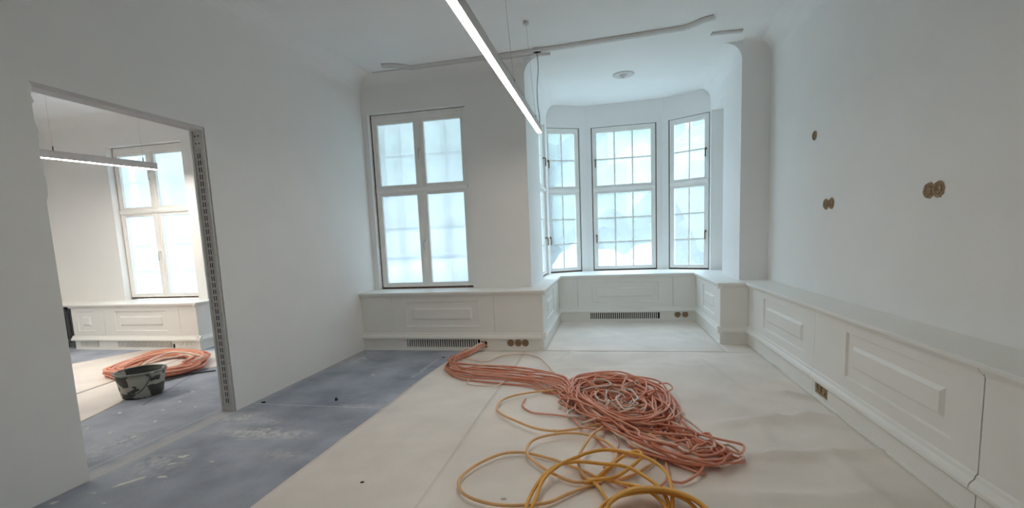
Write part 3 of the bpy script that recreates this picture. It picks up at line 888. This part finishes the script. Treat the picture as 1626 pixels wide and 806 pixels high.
# mortar tub
tb = empty('mortar_tub', 'dark plaster-streaked mortar tub standing in the side room', 'bucket')
tc_ = (-4.60, 3.78, 0.0)
MB().lathe([(0.0, 0.006), (0.155, 0.006), (0.165, 0.0), (0.172, 0.02), (0.195, 0.17), (0.206, 0.248), (0.200, 0.250), (0.188, 0.17), (0.166, 0.03), (0.0, 0.026)], tc_, 'z', 40, False).build('body', 'mortar_tub', tb, smooth=True)
MB().lathe([(0.200, 0.236), (0.217, 0.236), (0.221, 0.246), (0.219, 0.256), (0.206, 0.258), (0.198, 0.252)], tc_, 'z', 40, False).build('rim', 'tub_rim', tb, smooth=True)
MB().lathe([(0.0, 0.09), (0.12, 0.085), (0.182, 0.10)], tc_, 'z', 40, False).build('mortar_residue', 'tub_mortar', tb, smooth=True)
pts = []
for k in range(17):
    a = math.pi * k / 16
    c, s = math.cos(a), math.sin(a)
    pts.append((tc_[0] + 0.222 * c * 0.94 + 0.10 * s, tc_[1] - 0.222 * c * 0.30 - 0.200 * s * 0.92, 0.235 - 0.165 * s))
MB().tube([tuple(p) for p in spline(pts, 0.02)], 0.006, 7).build('bail_handle', 'tub_dark', tb, smooth=True)
for s in (-1, 1):
    MB().box(tc_[0] + s * 0.21 - 0.016, tc_[0] + s * 0.21 + 0.016, tc_[1] - s * 0.066 - 0.02, tc_[1] - s * 0.066 + 0.02, 0.205, 0.25).build('handle_lug', 'tub_rim', tb, 0.004)

# ------------------------------------------------------------------ cables
PATH = {
'trunk_top': [(-1.7,5.36),(-1.78,5.18),(-1.74,4.93),(-1.59,4.81),(-1.24,4.78),(-0.88,4.68),(-0.6,4.54),(-0.38,4.43)],
'trunk_mid': [(-1.73,5.42),(-1.78,5.12),(-1.73,4.86),(-1.52,4.65),(-1.12,4.54),(-0.71,4.41),(-0.45,4.27)],
'trunk_low': [(-1.72,5.36),(-1.76,5.04),(-1.69,4.76),(-1.4,4.5),(-1.01,4.37),(-0.69,4.3),(-0.49,4.13)],
'ring': [(-0.33,3.84),(-0.3,4.18),(-0.11,4.41),(0.12,4.39),(0.33,4.19),(0.43,3.83),(0.43,3.53),(0.32,3.29),(0.15,3.25),(-0.02,3.34),(-0.19,3.55)],
'ring_in': [(-0.2,3.85),(-0.13,4.1),(0.09,4.17),(0.27,3.98),(0.34,3.69),(0.27,3.44),(0.11,3.4),(-0.04,3.53)],
'tongue_up': [(-0.05,4.43),(0.23,4.25),(0.39,3.93),(0.42,3.56),(0.4,3.3),(0.49,3.16),(0.61,3.06),(0.69,3.0),(0.7,2.93)],
'tongue_low': [(-0.34,3.92),(-0.16,3.58),(0.02,3.24),(0.16,3.01),(0.3,2.87),(0.45,2.78),(0.59,2.78),(0.68,2.85),(0.71,2.93)],
'tongue_in': [(0.26,3.26),(0.42,3.2),(0.52,3.12),(0.57,3.01),(0.52,2.9),(0.43,2.9),(0.31,2.96),(0.2,3.07)],
'stray1': [(-1.67,5.21),(-1.4,5.14),(-1.23,5.37),(-1.01,5.44),(-0.8,5.3),(-0.65,4.96),(-0.56,4.72),(-0.38,4.47)],
'stray2': [(-1.39,4.82),(-1.38,4.43),(-1.36,4.27),(-1.22,4.2),(-1.05,4.25),(-0.94,4.48),(-0.8,4.55),(-0.57,4.3),(-0.43,4.08)],
'stray3': [(-1.7,5.01),(-1.43,4.97),(-0.99,4.89),(-0.63,4.74),(-0.41,4.51),(-0.34,4.36),(-0.36,4.17)],
'stray4': [(-0.72,3.89),(-0.72,3.74),(-0.61,3.6),(-0.43,3.55),(-0.26,3.52),(-0.14,3.48)],
'white_ring': [(-0.21,3.74),(-0.31,3.56),(-0.31,3.46),(-0.18,3.45),(0.0,3.54),(0.14,3.5),(0.27,3.42),(0.39,3.34)],
'white_arc': [(-0.2,3.27),(-0.09,3.36),(0.07,3.45),(0.23,3.42),(0.39,3.35),(0.49,3.26),(0.57,3.17)],
'loop_small': [(0.39,4.19),(0.45,4.06),(0.43,3.89),(0.38,3.83),(0.31,3.96)],
'low_loop': [(-0.11,3.22),(-0.09,3.12),(-0.04,3.01),(0.06,2.93),(0.19,2.9),(0.34,2.92)],
'vert1': [(0.02,3.24),(0.04,3.09),(0.03,2.96),(0.01,2.81),(-0.04,2.73)],
'vert2': [(0.32,3.27),(0.32,3.02),(0.32,2.81),(0.32,2.7),(0.29,2.6),(0.23,2.54),(0.16,2.5),(0.08,2.51),(0.02,2.59)],
'right_loop': [(0.25,3.16),(0.36,3.06),(0.46,2.95),(0.51,2.85),(0.52,2.76),(0.46,2.66),(0.38,2.6),(0.31,2.62)],
'yA': [(-0.04,2.6),(-0.18,2.69),(-0.36,2.8),(-0.54,2.86),(-0.66,2.84),(-0.75,2.75),(-0.83,2.61),(-0.86,2.48),(-0.84,2.39),(-0.78,2.31),(-0.68,2.26),(-0.55,2.24),(-0.41,2.27),(-0.32,2.31),(-0.24,2.4),(-0.14,2.5),(-0.06,2.57)],
'yB': [(-0.09,2.57),(-0.21,2.53),(-0.35,2.61),(-0.46,2.72),(-0.53,2.84),(-0.51,3.01),(-0.37,3.12),(-0.21,3.15),(-0.08,3.09),(0.01,2.98),(0.03,2.88),(0.0,2.73),(-0.06,2.61)],
'yC': [(0.08,3.88),(-0.05,4.09),(-0.14,4.13),(-0.31,4.14),(-0.55,4.09),(-0.77,3.97),(-0.9,3.8),(-0.9,3.59),(-0.83,3.46),(-0.71,3.35),(-0.54,3.22),(-0.39,3.18),(-0.25,3.23),(-0.04,3.36),(0.11,3.37),(0.21,3.3),(0.29,3.16),(0.3,3.03),(0.26,2.85),(0.18,2.73),(0.07,2.63)],
'yD': [(-0.43,2.14),(-0.43,2.27),(-0.41,2.39),(-0.37,2.52),(-0.3,2.62),(-0.18,2.66),(-0.07,2.65),(0.08,2.64),(0.18,2.56),(0.25,2.47),(0.28,2.36),(0.27,2.23)],
'yE': [(-0.14,2.57),(-0.19,2.68),(-0.18,2.83),(-0.12,3.08),(-0.06,3.24),(-0.02,3.44)],
'yF': [(-0.38,2.17),(-0.39,2.31),(-0.37,2.47),(-0.29,2.61),(-0.18,2.7),(-0.13,2.73),(-0.02,2.77),(0.09,2.75),(0.2,2.72),(0.29,2.61),(0.31,2.48),(0.3,2.36),(0.28,2.23)],
'yG': [(-0.05,2.19),(-0.02,2.32),(0.04,2.39),(0.12,2.44),(0.22,2.45),(0.31,2.44),(0.4,2.4),(0.45,2.33),(0.45,2.23)],
'yG2': [(-0.08,2.16),(-0.04,2.29),(0.06,2.36),(0.19,2.4),(0.3,2.4),(0.38,2.36),(0.42,2.29)],
'yI': [(-0.14,2.53),(-0.08,2.53),(0.03,2.55),(0.14,2.7),(0.18,2.79),(0.16,2.86),(0.09,2.83),(0.0,2.71),(-0.09,2.57)],
'yK': [(-0.17,2.62),(-0.09,2.51),(-0.04,2.38),(-0.02,2.29),(-0.04,2.19)],
'yL': [(-0.08,2.61),(0.06,2.5),(0.16,2.44),(0.24,2.36),(0.29,2.23)],
'o_coil': [(-5.76,4.31),(-5.9,4.68),(-5.95,5.14),(-5.73,5.32),(-5.3,5.2),(-4.99,4.96),(-4.78,4.62),(-4.82,4.37),(-5.03,4.21),(-5.39,4.19)],
'o_cable': [(-5.04,4.14),(-4.8,4.2),(-4.73,4.44),(-4.64,4.53),(-4.53,4.61)],

}
CR = random.Random(4)
def cable(name, pts, r, mt, label, group=None, n=7, step=0.028):
    P = spline(pts, step)
    o = MB().tube([tuple(p) for p in P], r, n).build(name, mt, smooth=True)
    return tag(o, label, 'cable', group)
def jit(path, j, off=(0, 0), z=0.02, zj=0.015, rmin=0.016):
    return [(x + off[0] + CR.gauss(0, j), y + off[1] + CR.gauss(0, j), max(rmin, z + CR.uniform(-zj, zj))) for x, y in path]
def scaled(path, k):
    cx = sum(p[0] for p in path) / len(path); cy = sum(p[1] for p in path) / len(path)
    return [(cx + (x - cx) * k, cy + (y - cy) * k) for x, y in path]
BUN_L = 'salmon orange cable running through the long tangled bundle on the floor'
BUN_G = 'orange cables in the long tangled bundle'
for k in range(15):
    tr = ('trunk_top', 'trunk_mid', 'trunk_low')[k % 3]
    off = (CR.uniform(-0.03, 0.03), CR.uniform(-0.07, 0.07))
    zb = 0.018 + 0.012 * (k % 5)
    a = CR.uniform(0, 6.28); q = CR.uniform(0.004, 0.028)
    start = [(-1.563 + q * math.cos(a) * 0.9, 5.745, 0.078 + q * math.sin(a)), (-1.60 + q * math.cos(a), 5.62, 0.075 + q * math.sin(a) * 0.9), (-1.655 + q * math.cos(a), 5.50, 0.042 + abs(q * math.sin(a)))]
    pts = start + jit(PATH[tr], 0.02, off, zb, 0.012)
    typ = k % 6
    up_, low, ring, rin, tin = PATH['tongue_up'], PATH['tongue_low'], PATH['ring'], PATH['ring_in'], PATH['tongue_in']
    sc = CR.uniform(0.86, 1.06)
    if typ == 0:
        seq = [up_, low[::-1], ring[:7]]
    elif typ == 1:
        seq = [low, up_[::-1][:6], ring[3:], ring[:4]]
    elif typ == 2:
        seq = [ring, ring[:8], tin[2:6]]
    elif typ == 3:
        seq = [scaled(ring, 0.92), scaled(ring, 0.85)[:9], scaled(rin, 0.9)]
    elif typ == 4:
        seq = [low[:6], tin[::-1][:5], ring[5:], ring[:4]]
    else:
        seq = [up_[:7], tin[2:], low[::-1][3:], ring[2:6]]
    for s_ in seq:
        pts += jit(scaled(s_, CR.uniform(0.84, 1.07)), 0.030, (CR.uniform(-0.06, 0.06), CR.uniform(-0.07, 0.07)), zb + CR.uniform(0.0, 0.05), 0.022)
    cable('data_cable', pts, 0.0080, ('cable_salmon', 'cable_orange', 'cable_orange', 'cable_salmon', 'cable_orange', 'cable_pale')[(k * 5 + k // 3) % 6] if k not in (4, 11) else 'cable_salmon', BUN_L, BUN_G)
# extra coils lying only in the heap
for k in range(10):
    rg = PATH['ring'] if k % 2 else PATH['ring_in']
    c0 = CR.randrange(len(rg))
    lp = rg[c0:] + rg[:c0]
    pts = []
    a = CR.uniform(-0.5, 0.5)
    for _ in range(2):
        q = jit(scaled(lp, CR.uniform(0.35, 1.02)), 0.035, (CR.uniform(-0.09, 0.09), CR.uniform(-0.12, 0.12)), CR.uniform(0.03, 0.11), 0.035)
        pts += [(0.08 + (x - 0.08) * math.cos(a) - (y - 3.82) * math.sin(a), 3.82 + (x - 0.08) * math.sin(a) + (y - 3.82) * math.cos(a), z) for x, y, z in q]
    cable('data_cable', pts, 0.0078, ('cable_orange', 'cable_salmon', 'cable_salmon', 'cable_pale')[k % 4], 'looped cable lying in the round heap of the bundle', 'looped cables in the round heap')
# small kinked curls and loose ends inside the heap
for k in range(14):
    cx, cy = CR.uniform(-0.25, 0.38), CR.uniform(3.35, 4.2)
    rx, ry = CR.uniform(0.06, 0.2), CR.uniform(0.06, 0.24)
    a0, da = CR.uniform(0, 6.28), CR.uniform(3.0, 6.5)
    pts = [(cx + rx * math.cos(a0 + da * i / 8) + CR.gauss(0, 0.012), cy + ry * math.sin(a0 + da * i / 8) + CR.gauss(0, 0.012), max(0.02, 0.06 + 0.07 * math.sin(math.pi * i / 8) + CR.uniform(-0.03, 0.03))) for i in range(9)]
    cable('data_cable', pts, 0.0075, ('cable_salmon', 'cable_grey', 'cable_orange', 'cable_pale')[k % 4], 'short curled cable end on top of the round heap', 'curled cable ends on the heap')
for k in range(6):
    lp = PATH['tongue_up'][3:] + PATH['tongue_low'][::-1][:6]
    pts = jit(scaled(lp, CR.uniform(0.80, 1.0)), 0.016, (CR.uniform(-0.03, 0.03), CR.uniform(-0.03, 0.03)), CR.uniform(0.02, 0.06), 0.014)
    cable('data_cable', pts, 0.0080, ('cable_orange', 'cable_salmon')[k % 2], 'orange cable in the long flat loop at the near end of the bundle', 'cables of the flat end loop')
# strays that can be told apart
def stray(key, mt, label, r=0.0075, z=0.02):
    cable('data_cable', jit(PATH[key], 0.004, (0, 0), z, 0.008), r, mt, label)
stray('stray1', 'cable_pale', 'thin pale cable arching away behind the bundle near the wall')
stray('stray2', 'cable_pale', 'thin cream cable making a small loop in front of the bundle')
stray('stray3', 'cable_orange', 'single dark orange cable along the far edge of the bundle')
stray('stray4', 'cable_salmon', 'short salmon cable poking out inside the tan loop')
stray('white_ring', 'cable_grey', 'grey white cable bent sharply at the front of the heap', 0.009, 0.05)
stray('white_arc', 'cable_pale', 'pale pinkish cable lying across the front of the heap', 0.010, 0.075)
stray('loop_small', 'cable_salmon', 'tiny orange loop sticking out at the far corner of the heap', 0.007, 0.03)
stray('low_loop', 'cable_orange', 'orange cable bowing out below the heap towards the viewer')
stray('vert1', 'cable_pale', 'short pale cable end hanging from the heap to the amber loops')
stray('vert2', 'cable_salmon', 'salmon cable curving round the amber loops', 0.0075, 0.025)
stray('right_loop', 'cable_salmon', 'single salmon loop reaching out in front of the flat end loop', 0.008, 0.03)
cable('data_cable', [(-1.56, 5.735, 0.09), (-1.60, 5.63, 0.10), (-1.68, 5.48, 0.065), (-1.76, 5.30, 0.04), (-1.77, 5.10, 0.02), (-1.70, 5.0, 0.02)], 0.016, 'cable_pale', 'thick cream cable coming out of the hole by the grille')
for k, d in enumerate(((0, 0, 0.012), (0.03, -0.02, -0.004))):
    cable('data_cable', [(-1.56 + d[0], 5.735, 0.07 + d[2]), (-1.61 + d[0], 5.6, 0.06 + d[2]), (-1.70 + d[0], 5.42, 0.035 + d[2]), (-1.79 + d[0], 5.15 + d[1], 0.03), (-1.76 + d[0], 4.92 + d[1], 0.025), (-1.5, 4.72 + d[1], 0.03)], 0.012, 'cable_salmon',
          'thicker salmon cable leaving the wall hole', 'thicker cables at the wall hole')
def arch(path, h, base=0.016):
    n = len(path)
    return [(x, y, base + h * math.sin(math.pi * i / (n - 1))) for i, (x, y) in enumerate(path)]
tan = arch(PATH['yC'], 0.03) + arch(PATH['yA'], 0.02) + arch(PATH['yB'], 0.03, 0.02) + arch(PATH['yE'], 0.05, 0.03)
cable('power_cable', tan, 0.0095, 'cable_tan', 'long tan cable laid in wide open loops in front of the bundle', n=8)
amb = arch(PATH['yD'], 0.07) + arch(PATH['yG'][::-1], 0.05) + arch(PATH['yF'], 0.10) + arch(PATH['yL'][::-1], 0.05) + arch(PATH['yI'], 0.05, 0.03)
cable('power_cable', amb, 0.0105, 'cable_amber', 'amber yellow cable arching in loops nearest the viewer', n=8)
cable('power_cable', arch(PATH['yK'], 0.03) + arch(PATH['yG2'], 0.04, 0.03) + [(0.48, 2.2, 0.02), (0.3, 2.1, 0.02), (0.0, 2.1, 0.02)], 0.0105, 'cable_amber', 'second amber cable crossing below the amber loops', n=8)
for k in range(4):
    o = CR.uniform(-0.02, 0.03)
    cable('power_cable', [(x, y - 0.02 - 0.022 * k, 0.02 + 0.012 * k + 0.05 * math.sin(math.pi * i / 8)) for i, (x, y) in enumerate(PATH['yG'])], 0.0105, 'cable_amber',
          'amber cable in the thick coil at the near edge of the floor', 'amber cables of the near coil', n=8)
# coil in the side room
coil = PATH['o_coil']
for k in range(12):
    c0 = CR.randrange(len(coil)); lp = coil[c0:] + coil[:c0]
    pts = []
    for _ in range(2):
        s_ = CR.uniform(0.68, 1.0)
        pts += jit(scaled(lp, s_), 0.02, (CR.uniform(-0.03, 0.03), CR.uniform(-0.03, 0.03)), 0.025 + 0.07 * CR.random(), 0.012)
    cable('data_cable', pts, 0.014, ('cable_salmon', 'cable_orange')[k % 2], 'orange cable in the coil lying in the side room', 'orange cables of the side room coil')
for k in range(2):
    pts = jit(scaled(coil, 0.40 + 0.2 * k)[:7], 0.03, (0.22, -0.05), 0.12, 0.02)
    cable('data_cable', pts, 0.013, 'cable_pale', ('pale cable curled on top of the coil in the side room', 'longer pale cable across the coil in the side room')[k])
cable('data_cable', [(x, y, 0.012) for x, y in PATH['o_cable']], 0.008, 'cable_black', 'thin black cable trailing from the side room coil to the doorway')

# ------------------------------------------------------------------ debris
def flake(x, y, lx, ly, rot, mt, name, label, cat, seed, h=0.004, z=0.0, group=None):
    q = random.Random(seed)
    n = 11
    poly = []
    for k in range(n):
        a = 2 * math.pi * k / n
        r = q.uniform(0.6, 1.1)
        px, py = lx / 2 * r * math.cos(a), ly / 2 * r * math.sin(a)
        poly.append((x + px * math.cos(rot) - py * math.sin(rot), y + px * math.sin(rot) + py * math.cos(rot)))
    top = [(x + (p[0] - x) * 0.8, y + (p[1] - y) * 0.8) for p in poly]
    vs = [(p[0], p[1], z) for p in poly] + [(p[0], p[1], z + h * q.uniform(0.7, 1.2)) for p in top]
    fs = [tuple(range(n))[::-1], tuple(range(n, 2 * n))] + [(i, (i + 1) % n, n + (i + 1) % n, n + i) for i in range(n)]
    o = MB().add(vs, fs).build(name, mt)
    return tag(o, label, cat, group)
PF = 'plaster_flake'
flake(-2.93, 2.25, 0.20, 0.05, 0.95, 'plaster', PF, 'largest white plaster flake on the dark floor near the doorway', 'plaster flake', 1)
flake(-2.90, 2.60, 0.075, 0.045, 0.8, 'plaster', PF, 'white plaster flake on the dark floor, third from the doorway', 'plaster flake', 2)
flake(-2.88, 2.49, 0.075, 0.04, 0.6, 'plaster', PF, 'white plaster flake lying just beyond the largest one', 'plaster flake', 3)
flake(-3.15, 1.99, 0.055, 0.03, 0.9, 'plaster', PF, 'oval white plaster flake at the foot of the near wall', 'plaster flake', 4)
flake(-2.78, 2.33, 0.07, 0.03, 0.3, 'plaster', PF, 'star shaped plaster flake beside the largest one', 'plaster flake', 5)
flake(-2.70, 2.28, 0.025, 0.02, 0.3, 'plaster', PF, 'tiny plaster crumb to the side of the largest flake', 'plaster flake', 6)
flake(-3.02, 2.10, 0.05, 0.016, 1.0, 'plaster', PF, 'thin plaster sliver next to the tip of the largest flake', 'plaster flake', 7)
flake(-2.84, 2.02, 0.03, 0.018, 0.5, 'plaster', PF, 'small plaster chip at the lower frame edge on dark floor', 'plaster flake', 8)
flake(-2.62, 2.55, 0.06, 0.025, 0.2, 'plaster', PF, 'faint plaster flake in the middle of the dark floor', 'plaster flake', 9)
flake(-0.574, 2.347, 0.034, 0.014, 0.1, 'plaster', PF, 'tiny white chip inside the tan cable loop', 'plaster flake', 10, 0.006, 0.006)
flake(-2.50, 4.556, 0.07, 0.035, 0.1, 'plaster', PF, 'small white lump on the dark floor below the large window', 'plaster flake', 14, 0.012)
for k, (x, y) in enumerate([(-4.0, 3.62), (-3.95, 3.40), (-4.12, 3.9), (-3.75, 3.15), (-4.3, 3.3), (-3.62, 2.85), (-3.9, 2.9), (-4.2, 2.95), (-3.7, 3.5)]):
    flake(x, y, 0.05, 0.03, k * 0.7, 'plaster', PF, 'small white plaster crumb on the dark floor of the side room', 'plaster flake', 30 + k, 0.004, 0.0, 'plaster crumbs in the side room')
flake(-2.458, 3.782, 0.035, 0.03, 0.2, 'grit_dark', 'dark_crumb', 'black crumb on the dark felt near the pale seam', 'crumb', 11, 0.02)
flake(-1.448, 2.414, 0.030, 0.014, 0.6, 'grit_dark', 'dark_crumb', 'dark crumb alone on the narrow paper sheet', 'crumb', 12, 0.008, 0.004)
flake(0.307, 4.267, 0.034, 0.03, 0.2, 'grit_dark', 'dark_crumb', 'black nub on the paper behind the cable heap', 'crumb', 13, 0.025, 0.007)
flake(-0.403, 3.285, 0.028, 0.012, 0.1, 'grit_dark', 'dark_crumb', 'thin dark splinter on the paper inside the tan loop', 'crumb', 15, 0.006, 0.006)
flake(-3.12, 3.66, 0.05, 0.02, 0.3, 'grit_dark', 'dark_crumb', 'dark crumb at the wall where the pale seam ends', 'crumb', 16, 0.01)
flake(-1.98, 5.35, 0.05, 0.015, 0.1, 'grit_dark', 'dark_crumb', 'dark crumb on the felt just in front of the grille', 'crumb', 17, 0.006)

# ------------------------------------------------------------------ outside the windows
lw = MB().box(-40, 40, 9.6, 90, -1.0, -0.9).build('lawn', 'lawn_green')
tag(lw, 'pale green lawn outside behind the film-covered windows', 'lawn', kind='structure')
hg = MB()
hr = random.Random(8)
n = 60
vs = []; fs = []
for i in range(n + 1):
    x = -40 + 80 * i / n
    vs += [(x, 30 + hr.uniform(-0.5, 0.5), -0.9), (x, 29.6 + hr.uniform(-0.5, 0.5), 1.2 + hr.uniform(-0.3, 0.3)), (x, 31 + hr.uniform(-0.5, 0.5), 2.4 + hr.uniform(-0.5, 0.5)), (x, 34, -0.9)]
for i in range(n):
    for k in range(3):
        fs.append((i * 4 + k, (i + 1) * 4 + k, (i + 1) * 4 + k + 1, i * 4 + k + 1))
hd = hg.add(vs, fs).build('hedge', 'hedge_green', smooth=True)
tag(hd, 'blurred green hedge beyond the bay windows', 'hedge')
def added_tree(x, y, h, w, seed):  # added trees, placed to block the bright low sky behind the panes
    q = random.Random(seed)
    t = empty('added_tree', 'added leafy screen beyond the lawn, hiding the low sky', 'added_tree', 'added trees beyond the lawn')
    n, m = 18, 11
    vs = []; fs = []
    ph = [q.uniform(0, 6.28) for _ in range(6)]
    for i in range(m + 1):
        e = math.pi * i / m
        for k in range(n):
            a = 2 * math.pi * k / n
            r = 1 + 0.13 * math.sin(3 * a + ph[0] + 2 * e) + 0.10 * math.sin(5 * e + ph[1]) + 0.09 * math.sin(7 * a + ph[2] - 3 * e) + q.uniform(-0.06, 0.06)
            vs.append((x + w * r * math.sin(e) * math.cos(a), y + w * r * math.sin(e) * math.sin(a), -0.9 + h * 0.56 - h * 0.44 * r * math.cos(e)))
    for i in range(m):
        for k in range(n):
            fs.append((i * n + k, i * n + (k + 1) % n, (i + 1) * n + (k + 1) % n, (i + 1) * n + k))
    MB().add(vs, fs).build('crown', 'added_tree_green', t)
    MB().lathe([(0.32, -0.1), (0.22, 0.6), (0.18, h * 0.4)], (x, y, -0.9), 'z', 10).build('trunk', 'added_tree_bark', t)
tr = random.Random(3)
for k in range(15):
    added_tree(-27 + 3.6 * k + tr.uniform(-0.8, 0.8), 27 + tr.uniform(-2, 3), tr.uniform(8.5, 11.0), tr.uniform(2.4, 3.2), 50 + k)
def outer_film(fr, u0, u1, d, z0, tops, label):
    n = 24
    vs = []; fs = []
    for i in range(n + 1):
        u = u0 + (u1 - u0) * i / n
        t = i / n * (len(tops) - 1); k = min(int(t), len(tops) - 2); f = t - k
        f = f * f * (3 - 2 * f)
        zt = tops[k] * (1 - f) + tops[k + 1] * f
        for j in range(7):
            vs.append((u, d + 0.02 * math.sin(7 * u + j), z0 + (zt - z0) * j / 6))
    for i in range(n):
        for j in range(6):
            fs.append((i * 7 + j, (i + 1) * 7 + j, (i + 1) * 7 + j + 1, i * 7 + j + 1))
    o = MB(fr).add(vs, fs).build('protective_film', 'sheet_film', smooth=True)
    return tag(o, label, 'plastic film')
fr, w0, w1, z0, z1 = SEG['wall_bay_2']
outer_film(fr, w0 - 0.15, w1 + 0.15, 0.30, 0.01, [1.05, 1.14, 1.13, 1.02, 1.20, 1.22, 1.15], 'sagging white plastic film outside the middle bay window')
fr, w0, w1, z0, z1 = SEG['wall_bay_1']
outer_film(fr, w0 - 0.10, w1 + 0.04, 0.34, 0.01, [0.80, 0.86, 1.12, 1.30], 'sloping white plastic film outside the bay window with paired handles')
outer_film(F_BACK, 0.0, 1.6, 0.42, 0.01, [1.05, 1.10, 1.18, 1.15, 1.25, 1.18], 'white plastic film outside the large window')
